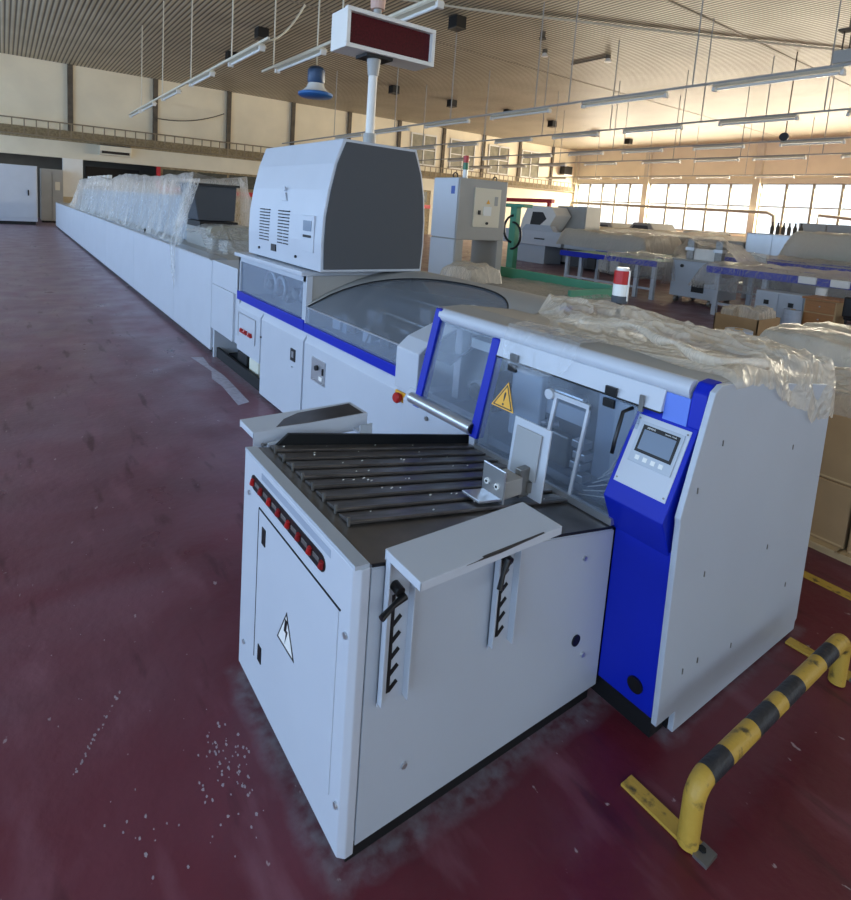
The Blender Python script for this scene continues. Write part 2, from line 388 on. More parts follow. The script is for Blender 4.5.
lamp_row('the farthest row by the bright windows', 34.8, 4.8, 6.0, 32, (10.8, 14.5, 17.8, 20.7, 23.6, 26.5, 29.5), 1.9, (9.3, 13, 16, 19, 22, 26), sm=GREYW)
VM = mat('vent_black', '14120f', .7)
for i, (x, y) in enumerate(((7.7, 20.4), (3.8, 20.8), (11.8, 14.5), (8.0, 24.6), (16.2, 24.5), (20.3, 24.9), (24.2, 24.5), (28.5, 24.9), (33.2, 25.2), (37.5, 25.5))[:10]):
    if i == 1: continue
    v = thing('ceiling_vent', 'dark square vent under ceiling, %s' % (
        'near the top left above the left lamp row', '', 'beside the display top', 'just behind the left lamp row', 'first right of the display pole', 'second right of the display pole',
        'third right of the display pole', 'fourth right of the display pole', 'fifth right of the display pole', 'farthest right over the window side')[i].replace('the ', ''), 'vent', (x, y, H), 'ceiling vents')
    MB().box(x-.2, x+.2, y-.2, y+.2, H-.36, H-.001).build('duct', VM, v, bevel=.01)
    fr = MB()
    for a in (-.2, .16): fr.box(x+a, x+a+.04, y-.21, y+.21, H-.38, H-.35); fr.box(x-.21, x+.21, y+a, y+a+.04, H-.38, H-.35)
    for k in range(5): fr.box(x-.16, x+.16, y-.14+k*.06, y-.12+k*.06, H-.375, H-.355)
    fr.build('grille', COLM, v)
# ceiling conduit pipes and small detectors
tag(MB().tube([(5.5, 16, H-.05), (11.5, 13.6, H-.05), (19, 9.8, H-.05), (26, 6, H-.05)], .035, 8).build('ceiling_conduit', CREAMF), 'thin cream conduit crossing the ceiling ribs behind the display', 'pipe')
tag(MB().tube([(18.4, 13.7, H-.04), (18.4, 15.4, H-.04)], .03, 8).build('ceiling_conduit', COLM), 'dark conduit line on the ceiling beyond the nearest lamp row', 'pipe')
for i, (x, y) in enumerate(((14.7, 13.6), (16.3, 14.9), (18.35, 13.7))):
    d = thing('ceiling_detector', ('small dark round detector on the ceiling', 'small round detector with a white cup on the ceiling', 'dark detector at the end of the black ceiling conduit')[i], 'detector', (x, y, H))
    MB().tube([(x, y, H), (x, y, H-.12)], .09, 12).build('base', COLM, d)
    MB().tube([(x, y, H-.12), (x, y, H-.24)], [.07, .13], 12).build('cup', WHT if i else COLM, d)
# wall box on rods at the upper right
wb = thing('lamp_transformer', 'grey box on two rods above the right end of nearest lamp row', 'control box', (12.7, 4.35, 4.95))
MB().box(12.6, 12.8, 4.26, 4.56, 4.93, 5.16).build('case', GREYW, wb, bevel=.01)
for y in (4.36, 4.47): MB().tube([(12.7, y, 5.16), (12.7, y, 5.5)], .014, 8).build('rod', COLM, wb)
MB().box(12.6, 12.8, 4.3, 4.54, 5.5, 5.54).build('bracket', COLM, wb)
MB().tube([(12.7, 4.4, 5.54), (12.7, 4.4, H)], .015, 6).build('rod', COLM, wb)
# round dark speaker under the ceiling on the right
sp = thing('ceiling_spotlight', 'small round black spotlight hanging at upper right behind lamp rows', 'spotlight', (22, 9.0, 5.0))
MB().tube([(22, 9.0, H), (22, 9.0, 5.1)], .02, 8).build('rod', COLM, sp)
MB().tube([(21.9, 9.0, 5.03), (22.2, 9.1, 5.08)], .14, 16).build('head', BLK, sp)
# hanging blue fan-like lamp
hl = thing('hanging_lamp', 'hanging blue and clear round lamp left of the red display', 'lamp', (6, 12.35, 4.2))
def lathe(mb, c, prof, seg=24):
    mb.tube([(c[0], c[1], c[2]+z) for r, z in prof], [max(r, .002) for r, z in prof], seg); return mb
lathe(MB(), (6, 12.35, 4.25), [(.02, -.05), (.36, -.03), (.40, 0), (.40, .05), (.3, .07)]).build('rim', mat('lamp_blue', '2f6fb4', .35), hl, smooth='angle')
lathe(MB(), (6, 12.35, 4.32), [(.34, 0), (.22, .1), (.18, .2)]).build('reflector', CLRW, hl, smooth='angle')
lathe(MB(), (6, 12.35, 4.52), [(.17, 0), (.2, .04), (.2, .3), (.15, .36), (.04, .4)]).build('housing', mat('lamp_navy', '27486f', .4), hl, smooth='angle')
MB().tube([(6, 12.35, 4.9), (6, 12.35, H)], .02, 8).build('hanging_rod', CREAMF, hl)
# slack cables between lamp rows
def cable(name, pts, r, matl, label, sag=.3):
    P = []
    for (a, b_) in zip(pts, pts[1:]):
        a, b_ = Vector(a), Vector(b_)
        for k in range(12):
            t = k/12; p = a.lerp(b_, t); p.z -= sag*4*t*(1-t); P.append(p)
    P.append(Vector(pts[-1]))
    return tag(MB().tube(P, r, 6).build(name, matl), label, 'cable')
cable('hanging_cable', [(4.3, 11.3, 4.9), (5.3, 11.6, 5.9)], .02, CREAMF, 'white cable sagging from the left lamp row to the next rod', .2)
cable('hanging_cable', [(6.9, 33.3, 5.75), (10.5, 33.3, 6.5)], .03, COLM, 'thin dark cable sagging in front of the far wall', .25)

# ------------------------------------------------------------------ far left objects
ac = thing('air_conditioner', 'white air conditioner with a dark slot on the far beam', 'air conditioner', (4.8, Y1-.14, 3.6))
MB().prism([(Y1-.13, 3.55), (Y1-.5, 3.55), (Y1-.58, 3.75), (Y1-.55, 4.02), (Y1-.13, 4.05)], 'x', 4.1, 5.6).build('case', CREAMF, ac, bevel=.02)
MB().box(4.2, 5.5, Y1-.6, Y1-.55, 3.62, 3.75).build('air_slot', DOORD, ac); MB().box(4.15, 5.55, Y1-.57, Y1-.2, 4.05, 4.09).build('top_vent', COLM, ac)
lc = thing('electrical_cabinet', 'tall light grey double-door electrical cabinet at the far left edge', 'cabinet', (.2, 30.8, 0))
MB().box(-1.5, 1.27, 30.4, 31.2, .14, 2.62).build('body', GREYL, lc, bevel=.02); MB().box(-1.4, 1.2, 30.45, 31.1, 0, .14).build('plinth', DARK, lc)
for a, b_ in ((-1.46, -.19), (-.15, 1.22)):
    d = MB().box(a, b_, 30.37, 30.4, .3, 2.56).build('door', GREYL, lc, bevel=.006)
    MB().box(a+1.05, a+1.1, 30.33, 30.37, 1.3, 1.55).build('handle', BLK, d)
MB().box(-1.1, -.75, 30.36, 30.37, 2.35, 2.42).build('name_plate', COLM, lc); MB().box(-.85, -.75, 30.35, 30.37, 2.0, 2.12).build('lock', BLK, lc)
dc = thing('control_cabinet', 'darker grey cabinet standing behind the tall light grey one', 'cabinet', (2.0, 34, 0))
MB().box(1.5, 2.44, 32.6, 33.3, .1, 2.6).build('body', GREYW, dc, bevel=.01); MB().box(1.55, 2.4, 32.65, 33.2, 0, .1).build('plinth', DARK, dc)
for a in (1.53, 1.99): MB().box(a, a+.42, 32.57, 32.6, .2, 2.5).build('door', GREYW, dc)
MB().box(2.1, 2.3, 32.55, 32.57, 1.6, 2.0).build('panel', CREAMF, dc)

# ------------------------------------------------------------------ long conveyor line
lm = thing('conveyor_line', 'very long light grey conveyor housing running to the far wall', 'machine', (2.4, 17, 0))
MB().box(1.97, 2.95, 6.3, 29.3, 0, .1).build('plinth', DARK, lm)
ys = [6.33, 8.06, 11.0, 14.4, 18.5, 23.5, 29.35]
MB().box(1.93, 3.0, 6.33, 29.35, .1, 1.08).build('body', GREYL, lm)
for a, b_ in zip(ys, ys[1:]): MB().box(1.905, 1.93, a+.006, b_-.006, .07, 1.085).build('side_panel', GREYL, lm, bevel=.004)
MB().box(1.905, 1.93, 5.49, 6.32, .84, 1.1).build('side_panel', GREYL, lm, bevel=.004)
MB().box(1.905, 1.93, 5.6, 6.32, .335, .835).build('side_panel', GREYL, lm, bevel=.004)
MB().box(1.93, 3.0, 5.48, 6.33, .33, 1.095).build('body_section', GREYL, lm)
MB().box(1.9, 2.1, 6.4, 29.3, 1.085, 1.1).build('top_rail', SILV, lm, bevel=.003)
MB().box(2.1, 2.95, 5.6, 29.2, 1.08, 1.092).build('belt', GREYW, lm)
for i, y in enumerate((8.6, 10.5, 13.0)):
    h = MB().tube([(2.0, y, 1.1), (2.0, y, 1.15), (2.05, y+.35, 1.16)], .02, 8).build('clamp', BLK, lm)
# stop roof units hidden under the film
MB().box(2.35, 2.9, 9.0, 22.0, 1.09, 1.78).build('covered_gripper_unit', mat('grey_unit', '9ba3ad', .5, var=.1), lm, bevel=.02)
for k in range(7): MB().box(2.42, 2.52, 17.8+k*.75, 17.98+k*.75, 1.9, 2.2).build('white_post', WHT, lm)
MB().prism([(2.17, 1.94), (2.80, 1.94), (2.78, 1.45), (2.26, 1.45)], 'y', 8.2, 8.9).build('dark_hopper', GREYD, lm, bevel=.012)
MB().prism([(2.14, 1.94), (2.83, 1.94), (2.83, 1.97), (2.14, 1.97)], 'y', 8.16, 8.95).build('hopper_rim', BLK, lm)
MB().prism([(2.26, 1.36), (2.80, 1.36), (2.80, 1.44), (2.26, 1.44)], 'y', 8.12, 8.85).build('hopper_lip', DARK, lm)
MB().box(2.28, 2.82, 7.6, 8.9, 1.09, 1.36).build('hopper_base', GREYW, lm, bevel=.01)
a_ = MB(); a_.box(2.25, 2.75, 7.35, 7.5, 1.25, 1.42); a_.tube([(2.25, 7.32, 1.335), (2.25, 7.52, 1.335)], .085, 16); a_.build('metal_arm', mat('beige_metal', 'a5a295', .45, metal=.4), lm, bevel=.006)
MB().box(2.35, 2.85, 7.2, 7.55, 1.09, 1.25).build('arm_base', GREYW, lm, bevel=.01)
# plastic film over the conveyor (tented, hanging in folds)
def fold(p, seed=0):   # irregular hanging folds, sharp crests
    q = p*5.2+1.6*math.sin(p*1.3+seed)+1.1*math.sin(p*3.1+seed*2)
    return (1-abs(math.sin(q)))**1.6*.9-.3+.25*math.sin(q*2.7)
def drape(u, v):
    y = 8.1+u*16.4
    hem = 1.11+.05*fbm(y*.9, 3)
    if u < .045: hem -= .16*math.sin(u/.045*PI)
    top = 2.08+.04*math.sin(y*1.1)+.05*abs(math.sin(y*.8))
    if u > .86: top = 2.08-(u-.86)*5.5
    if v < .5:
        t = v/.5; x = 1.98+.17*t**.6+.075*fold(y)*(1-t)**.5+.03*fold(y*2.3, 4)*(1-t*.5)+.02*fbm(y*4, t*4); z = hem+(top-hem)*t
    elif v < .8:
        t = (v-.5)/.3; x = 2.15+.8*t; z = top-.06*math.sin(t*PI)+.03*fbm(y*2, x*3)
    else:
        t = (v-.8)/.2; x = 2.95+.12*t+.04*math.sin(y*6); z = top-(top-1.15)*t
    return (x, y+.05*fbm(z*3, y)*(1-abs(2*v-1)), z)
cf = thing('plastic_cover', 'crumpled clear plastic film draped over the long conveyor line', 'plastic sheet', (2.4, 15, 1.1))
MB().grid(520, 50, drape).build('film', FILM, cf, smooth=True)
def drape2(u, v):   # tongue of film hanging in front of the side panel
    w = .06+.62*(v**.8); y = 8.0-.12*(1-v)+(u-.5)*w+.1*v
    z = .52+1.5*v+(.08*abs(u-.5) if v < .2 else 0)
    x = (1.885 if z < 1.12 else 1.885+.28*min(1, (z-1.12)/.9))-.02-.035*fold((u-.5)*w*4+z*.3, 2)*(1 if z > 1.15 else .35)
    return (x, y, z)
MB().grid(60, 90, drape2).build('hanging_fold', FILM, cf, smooth=True)
def drape3(u, v):   # right flap beside the dark hopper
    y = 7.3+1.0*u; x = 2.86+.16*(1-v)*(1-u*.5)+.03*fold(y*2+v, 1)
    return (x, y, 1.12+(.98-.75*(1-u)**1.5)*v)
MB().grid(40, 40, drape3).build('side_fold', FILM, cf, smooth=True)
def drape4(u, v):   # film lying over the metal arm below the hopper
    x = 2.06+.86*u; y = 6.95+1.15*v
    z = 1.10+.31*min(1, max(0, (y-7.05)/.3))*(1-.5*max(0, abs(u-.55)*2-.5))+.02*fbm(x*5, y*5)+.025*fold(x*3+y, 3)
    return (x, y, z)
MB().grid(50, 50, drape4).build('lower_fold', FILM, cf, smooth=True)

# ------------------------------------------------------------------ glazed module and cabinets of the middle machine
mm = thing('binding_machine', 'light grey binding machine section with blue stripe and smoked hood', 'machine', (2.4, 3.9, 0))
MB().box(2.0, 2.95, 2.4, 4.8, 0, .1).build('plinth', DARK, mm)
MB().box(1.94, 2.98, 2.36, 5.46, .3, .80).build('body', GREYL, mm)
MB().box(1.94, 2.98, 2.36, 4.82, .08, .3).build('body_lower', GREYL, mm)
MB().box(2.1, 2.98, 4.84, 6.3, 0, .03).build('recess_tray', DARK, mm)
MB().box(2.55, 2.6, 4.84, 6.3, .03, .33).build('recess_back', GREYL, mm)
MB().box(1.96, 1.99, 4.84, 6.27, .0, .11).build('recess_kick', DARK, mm)
MB().box(1.93, 2.5, 6.27, 6.31, .0, .33).build('recess_side', GREYL, mm)
MB().box(2.1, 2.55, 4.9, 5.15, .14, .30).build('recess_box', GREYW, mm)
def door(a, b_, z0=.03, z1=.80, name='door'):
    return MB().prism([(1.91, z0), (1.91, z1-.075), (1.955, z1), (1.99, z1), (1.99, z0)], 'y', a+.005, b_-.005).build(name, GREYL, mm, bevel=.003)
d1 = door(2.50, 3.93); d2 = door(3.95, 4.83); d3 = door(4.85, 5.47, .30)
def plate_x(mb, x, y0, y1, z0, z1, t=.006): return mb.box(x-t, x, y0, y1, z0, z1)
# door 2 lock window
p = plate_x(MB(), 1.91, 4.08, 4.17, .52, .62).build('lock_plate', BLK, d2); plate_x(MB(), 1.904, 4.105, 4.14, .55, .60, .004).build('lock', SILV, d2)
MB().tube([(1.908, 4.13, .47), (1.9, 4.13, .47)], .006, 8).build('screw', SILV, d2)
MB().tube([(1.912, 4.82, .56), (1.90, 4.82, .56)], .01, 8).build('hinge_pin', BLK, d2)
# door 1 switch plate
p = plate_x(MB(), 1.91, 3.56, 3.78, .47, .65).build('switch_plate', SILV, d1)
MB().tube([(1.905, 3.68, .585), (1.885, 3.68, .585)], .02, 14).build('selector', BLK, d1)
plate_x(MB(), 1.904, 3.585, 3.60, .55, .60, .008).build('rocker', BLK, d1); plate_x(MB(), 1.904, 3.60, 3.65, .5, .53, .004).build('label', STICK, d1)
for y in (3.735, 3.59): MB().tube([(1.905, y, .485), (1.89, y, .485)], .008, 8).build('button', SILV, d1)
# door 3 recessed switch panel
plate_x(MB(), 1.91, 4.97, 5.42, .44, .68, .003).build('switch_panel', GREYL, d3, bevel=.001)
fr = MB(); fr.box(1.902, 1.907, 4.96, 5.43, .675, .685); fr.box(1.902, 1.907, 5.42, 5.43, .44, .68); fr.box(1.902, 1.907, 4.96, 4.97, .44, .68); fr.build('panel_frame', SILV, d3)
for y in (5.30, 5.2, 5.08): MB().box(1.885, 1.907, y-.04, y+.04, .50, .515).build('red_strip', RED, d3); MB().tube([(1.9, y-.02, .525), (1.87, y-.02, .54)], .014, 8).build('red_switch', RED, d3)
# emergency stop
es = thing('emergency_button', 'red emergency button on yellow plate on the grey machine corner', 'button', (1.9, 2.6, .72))
MB().box(1.898, 1.91, 2.52, 2.66, .675, .735).build('plate', YEL, es, bevel=.002)
lathe_x = lambda mb, c, prof, seg=18: mb.tube([(c[0]-d, c[1], c[2]) for r, d in prof], [r for r, d in prof], seg)
lathe_x(MB(), (1.9, 2.6, .705), [(.018, 0), (.018, .015), (.03, .018), (.032, .035), (.024, .045)]).build('knob', RED, es, smooth='angle')
es = thing('red_selector', 'small red knob on a stem just above the slatted table fence', 'button', (1.91, 2.46, .56))
MB().tube([(1.91, 2.475, .70), (1.88, 2.46, .66), (1.88, 2.46, .59)], .005, 8).build('stem', BLK, es)
MB().tube([(1.88, 2.46, .605), (1.88, 2.46, .58), (1.88, 2.46, .55)], [.02, .024, .02], 16).build('knob', RED, es, smooth='angle')
MB().tube([(1.885, 2.5, .56), (1.905, 2.5, .56)], .035, 18).build('round_lock', BLK, mm)
# blue stripe
MB().box(1.90, 1.95, 2.67, 3.94, .806, .872).build('blue_stripe', BLUE, mm, bevel=.003)
MB().box(1.90, 1.95, 3.95, 5.475, .806, .89).build('blue_stripe', BLUE, mm, bevel=.003)
MB().box(1.95, 2.98, 2.5, 5.46, .80, .84).build('deck', GREYL, mm)
# glazed box 3.95..5.47
gf = MB()
for (a, b_) in ((3.95, 4.0), (5.42, 5.475)): gf.box(1.91, 1.96, a, b_, .89, 1.235)
gf.box(1.91, 1.96, 3.95, 5.475, 1.185, 1.235); gf.box(1.91, 2.98, 5.44, 5.475, .85, 1.235); gf.box(2.94, 2.98, 3.95, 5.475, .85, 1.235)
gf.build('window_frame', GREY, mm, bevel=.004)
MB().box(1.96, 2.97, 3.945, 3.955, .84, 1.235).build('partition', GREYW, mm)
MB().box(1.912, 1.96, 3.935, 3.955, .84, 1.235).build('partition_edge', GREYL, mm)
MB().box(1.87, 2.99, 3.95, 5.50, 1.235, 1.27).build('top_plate', GREYL, mm, bevel=.006)
MB().box(1.925, 1.931, 4.0, 5.42, .89, 1.185).build('pane', GLASS, mm)
MB().box(2.35, 2.93, 4.0, 5.4, .84, 1.2).build('inner_unit', INNER, mm, bevel=.02)
for i, (y, r) in enumerate(((5.1, .13), (4.85, .1), (4.3, .12))):
    P = [(2.1, y+r*math.cos(t*PI/6), 1.0+r*math.sin(t*PI/6)) for t in range(-1, 9)]
    MB().tube(P, .02, 8).build('inner_hoop', SILV, mm, smooth=True)
for i in range(6): MB().obox((2.15, 4.2+i*.19, .93+.03*(i % 3)), (.05, .01, 0), (0, .05, .02), (0, -.02, .03)).build('inner_bracket', STEEL, mm, bevel=.004)
# hood 2.33..3.95 : front pane, arched smoked window in a sloping lid
MB().box(1.915, 1.921, 2.68, 3.93, .872, 1.0).build('front_pane', GLASS, mm)
MB().box(1.912, 1.924, 2.66, 3.94, .995, 1.003).build('pane_edge', SILV, mm)
def hx(s): return 1.918+s*1.0
def hz(s): return 1.0+.275*math.sin(min(1, s*1.05)*PI/2)**.9
yc, ry = 3.03, .87
def arch(y): return max(0, 1-((y-yc)/ry)**2)**.5*.86
ng = 60; lid = MB(); win = MB()
yy = [2.2+(3.94-2.2)*i/ng for i in range(ng+1)]
def P3(s, y, off=0): return (hx(s), y, hz(s)+off)
for i in range(ng):
    a, b_ = yy[i], yy[i+1]; sa, sb = arch(a), arch(b_); n = 14
    for k in range(n):
        if a >= 2.33 or True:
            t0, t1 = k/n, (k+1)/n
            if max(sa, sb) > 0: win.quad(P3(sa*t0, a), P3(sb*t0, b_), P3(sb*t1, b_), P3(sa*t1, a))
            lid.quad(P3(sa+(1-sa)*t0, a, .004), P3(sb+(1-sb)*t0, b_, .004), P3(sb+(1-sb)*t1, b_, .004), P3(sa+(1-sa)*t1, a, .004))
bmesh.ops.remove_doubles(lid.bm, verts=lid.bm.verts, dist=.0005); bmesh.ops.remove_doubles(win.bm, verts=win.bm.verts, dist=.0005)
lo = lid.build('hood_lid', GREYW, mm, smooth=True); s_ = lo.modifiers.new('s', 'SOLIDIFY'); s_.thickness = .008
win.build('smoked_hood', SMOKE, mm, smooth=True)
MB().tube([P3(arch(y), y, .008) for y in yy[1:-1]], .006, 6).build('hood_seal', DARK, mm)
MB().box(2.9, 2.98, 2.4, 3.94, .84, 1.26).build('hood_back', GREYW, mm)
MB().box(1.925, 2.9, 3.90, 3.935, .84, .99).build('hood_side', GREYW, mm)
MB().box(2.45, 2.88, 2.6, 3.8, .84, 1.1).build('inner_drum', INNER, mm, bevel=.05)
MB().tube([(2.3, 2.75, .95), (2.3, 3.8, .95)], .05, 14).build('inner_shaft', SILV, mm)
for i in range(5): MB().obox((2.12, 2.85+i*.22, .92+.02*(i % 2)), (.06, .02, .01), (-.01, .04, .0), (0, 0, .05)).build('inner_bracket', STEEL if i % 2 else GREYL, mm, bevel=.006)
MB().tube([(2.0, 2.85, .86), (2.25, 2.95, 1.05)], .008, 8).build('inner_rod', SILV, mm)
MB().tube([(2.0, 3.2, .86), (2.2, 3.3, 1.12)], .008, 8).build('inner_rod', SILV, mm)
MB().box(2.2, 2.23, 3.3, 3.5, .84, 1.05).build('inner_panel', GREYL, mm); MB().box(2.4, 2.6, 3.0, 3.12, .84, 1.12).build('inner_panel', GREYL, mm); MB().box(2.1, 2.14, 3.62, 3.7, .84, .98).build('inner_panel', GREYL, mm); MB().box(2.25, 2.3, 2.8, 2.95, .84, 1.0).build('inner_panel', BLK, mm); MB().tube([(2.35, 2.7, 1.0), (2.35, 3.7, 1.02)], .018, 10).build('inner_rail', SILV, mm); MB().tube([(2.5, 2.7+.0, 1.13), (2.5, 3.7, 1.13)], .012, 10).build('inner_rail', SILV, mm)
# corner fairing right of the hood
MB().prism([(1.885, .76), (1.885, 1.0), (1.96, 1.06), (2.4, 1.22), (2.6, 1.22), (2.6, .76)], 'y', 2.44, 2.655).build('corner_fairing', GREYL, mm, bevel=.006)

# items in the recess
def small(name, lab, cat, x0, x1, y0, y1, z0, z1, m_): return tag(MB().box(x0, x1, y0, y1, z0, z1).build(name, m_, bevel=.008), lab, cat)
bx = thing('canister', 'off-white plastic canister lying in the recess under the machine', 'canister', (2.2, 5.3, .03))
MB().box(2.02, 2.3, 5.16, 5.42, .03, .235).build('body', PAPER, bx, bevel=.03); MB().tube([(2.1, 5.42, .19), (2.1, 5.47, .19)], .025, 12).build('cap', BLK, bx)
small('storage_bin', 'dark open bin with small parts in the machine recess', 'bin', 2.02, 2.4, 5.47, 5.75, .03, .2, DARK)
small('folded_cloth', 'pale crumpled cloth with red marks on the recess bin', 'cloth', 2.05, 2.25, 5.50, 5.7, .2, .25, PAPER)

# ------------------------------------------------------------------ head unit with display
hd = thing('upper_cabinet', 'large barrel-shaped head cabinet with dark front on the machine', 'machine head', (2.4, 4.5, 1.28))
prof = [(1.945, 1.285), (1.938, 1.5), (1.945, 1.70), (1.975, 1.90), (2.02, 2.1), (2.085, 2.285), (2.76, 2.275), (2.83, 2.08), (2.87, 1.9), (2.89, 1.7), (2.895, 1.5), (2.885, 1.285)]
def inset(pr, d):
    cx, cz = 2.42, 1.78; return [(x+(cx-x)/abs(cx-x+1e-9)*d, z+(d if z < 1.3 else (-d if z > 2.25 else 0))) for x, z in pr]
MB().prism(prof, 'y', 3.785, 5.31).build('shell', GREYL, hd, bevel=.008)
MB().prism(inset(prof, .022), 'y', 3.776, 3.79).build('dark_front', GREYD, hd, bevel=.003)
MB().box(1.99, 2.84, 3.9, 5.2, 1.27, 1.285).build('base', DARK, hd)
MB().obox((2.4, 4.9, 2.292), (.2, 0, 0), (0, .3, 0), (0, 0, .012)).build('top_panel', WHT, hd, bevel=.004)
for (ya, yb) in ((4.80, 5.02), (4.38, 4.60)):
    slots = MB()
    for k in range(11): slots.box(1.934, 1.95, ya, ya+.1, 1.44+k*.027, 1.449+k*.027); slots.box(1.934, 1.95, ya+.12, yb, 1.44+k*.027, 1.449+k*.027)
    slots.build('vent_grille', DARK, hd)
MB().box(1.932, 1.95, 4.63, 4.73, 1.36, 1.42).build('socket', BLK, hd)
for y in (5.02, 4.22): MB().tube([(1.948, y, 1.36), (1.93, y, 1.36)], .012, 10).build('plug', BLK, hd)
kp = MB().box(1.930, 1.95, 3.90, 4.10, 1.42, 1.70).build('keypad', GREYL, hd, bevel=.003); MB().box(1.926, 1.931, 3.94, 4.08, 1.58, 1.66).build('keypad_window', LCD, kp)
MB().box(1.926, 1.931, 3.94, 4.08, 1.53, 1.55).build('keypad_slot', DARK, kp)
# embossed emblem
em = MB(); em.prism([(4.47, 1.80), (4.59, 1.80), (4.545, 1.87), (4.515, 1.87)], 'x', 1.95, 1.962); em.tube([(1.964, 4.53, 1.90), (1.95, 4.53, 1.90)], .018, 12); em.build('emblem', GREYL, hd, bevel=.002)
dsp = thing('display_sign', 'white framed box with dark red screen on a pole above the machine', 'display', (2.62, 4.3, 2.29))
MB().tube([(2.62, 4.3, 2.285), (2.62, 4.3, 2.42)], .055, 20).build('pole_collar', GREYW, dsp, bevel=.004)
MB().tube([(2.62, 4.3, 2.42), (2.62, 4.3, 2.9)], .038, 20).build('pole', WHT, dsp, smooth='angle')
MB().tube([(2.62, 4.3, 2.9), (2.62, 4.3, 3.04)], [.045, .06], 20).build('pole_clamp', GREYW, dsp)
MB().box(2.5, 2.76, 4.22, 4.4, 3.035, 3.06).build('mount_plate', DARK, dsp)
MB().box(2.29, 3.175, 4.24, 4.47, 3.065, 3.37).build('housing', WHT, dsp, bevel=.006)
bz = MB(); x0, x1, z0, z1, t = 2.285, 3.18, 3.06, 3.375, .035
bz.box(x0, x1, 4.19, 4.24, z0, z0+t); bz.box(x0, x1, 4.19, 4.24, z1-t, z1); bz.box(x0, x0+t, 4.19, 4.24, z0+t, z1-t); bz.box(x1-t, x1, 4.19, 4.24, z0+t, z1-t)
bz.build('bezel', WHT, dsp, bevel=.004)
MB().box(x0+t, x1-t, 4.232, 4.24, z0+t, z1-t).build('screen', LEDR, dsp)
MB().tube([(2.66, 4.35, 3.37), (2.66, 4.35, 3.46)], .035, 14).build('upper_pole', GREYW, dsp)
MB().tube([(2.66, 4.35, 3.46), (2.66, 4.35, 3.60)], [.06, .07], 14).build('beacon', mat('pinkish_beacon', 'c9a79a', .5), dsp)

# ------------------------------------------------------------------ end cabinet
ec = thing('trimmer_cabinet', 'large grey end cabinet with blue trim, glass doors and grey side panel', 'machine', (2.4, 1.6, 0))
prof = [(1.81, .095), (1.93, .095), (1.93, .012), (2.94, .012), (2.94, .05), (2.955, .06), (2.94, 1.15), (2.88, 1.175), (2.06, 1.285), (1.945, 1.288), (1.905, 1.268), (1.785, .86), (1.79, .84)]
MB().prism(prof, 'y', .872, .892).build('end_panel', GREY, ec, bevel=.003)
MB().prism([(1.94, 0), (2.93, 0), (2.93, .1), (1.94, .1)], 'y', .9, 2.5).build('plinth', DARK, ec)
for (x, z) in ((2.0, 1.08), (2.0, .60), (1.94, .25), (2.5, .55), (2.6, .95), (2.04, .25), (2.3, .2), (2.75, .3), (1.87, .94)): MB().box(x-.002, x+.002, .869, .873, z-.010, z+.010).build('panel_clip', STEEL, ec)
def fx(z): return 1.785+max(0, z-.80)*.235       # leaning front
# blue front column with the control pod
bc = MB().prism([(1.81, .11), (1.81, .72), (1.95, .72), (1.95, .11)], 'y', .893, 1.108).build('blue_column', BLUE, ec, bevel=.004)
MB().tube([(1.809, .96, .19), (1.80, .96, .19)], .028, 20).build('cable_plug', BLK, ec, smooth='angle')
MB().prism([(1.85, 0), (1.85, .1), (1.93, .1), (1.93, 0)], 'y', .91, 1.9).build('kick_plate', DARK, ec)
pod = MB().prism([(1.905, 1.15), (1.742, .838), (1.812, .70), (1.96, .70), (1.96, 1.15)], 'y', .905, 1.128).build('control_pod', BLUE, ec, bevel=.004)
A = Vector((1.905, 0, 1.15)); B = Vector((1.742, 0, .838)); D = (A-B).normalized(); Nn = Vector((-D.z, 0, D.x)).normalized()
def onpod(u, v, h=0):  # u 0..1 across (left to right), v 0..1 up
    p = B+(A-B)*v; return Vector((p.x, 1.128+(.905-1.128)*u, p.z))+Nn*h
def podplate(name, u0, u1, v0, v1, h0, h1, m_, par, bev=.001):
    c = (onpod((u0+u1)/2, (v0+v1)/2, (h0+h1)/2)); return MB().obox(c, Vector((0, -.223*(u1-u0)/2, 0)), D*((A-B).length*(v1-v0)/2), Nn*(h1-h0)/2).build(name, m_, par, bevel=bev)
wp = podplate('faceplate', .07, .93, .18, .90, -.001, .003, GREYL, pod)
hm = podplate('panel_frame', .17, .87, .42, .84, .003, .008, GREY, wp)
podplate('bezel', .22, .82, .53, .81, .008, .0095, BLK, hm, 0); podplate('screen', .26, .78, .56, .765, .0095, .0102, LCD, hm, 0)
for i in range(4): podplate('key', .27+i*.13, .34+i*.13, .455, .50, .008, .0095, CLRW, hm, .0005)
for (u, v) in ((.11, .86), (.89, .86), (.11, .22), (.89, .22)):
    p = onpod(u, v, .003); MB().tube([p, p+Nn*.002], .0035, 10).build('screw', STEEL, wp)
fm = lambda u, v, h: frame_m(onpod(u, v, h), (0, -1, 0), D)
text('brand_text', 'SIEMENS', .0085, fm(.36, .787, .0097), CLRW, hm, .0002)
text('model_text', 'SIMATIC PANEL', .006, fm(.68, .787, .0097), CLRW, hm, .0002)
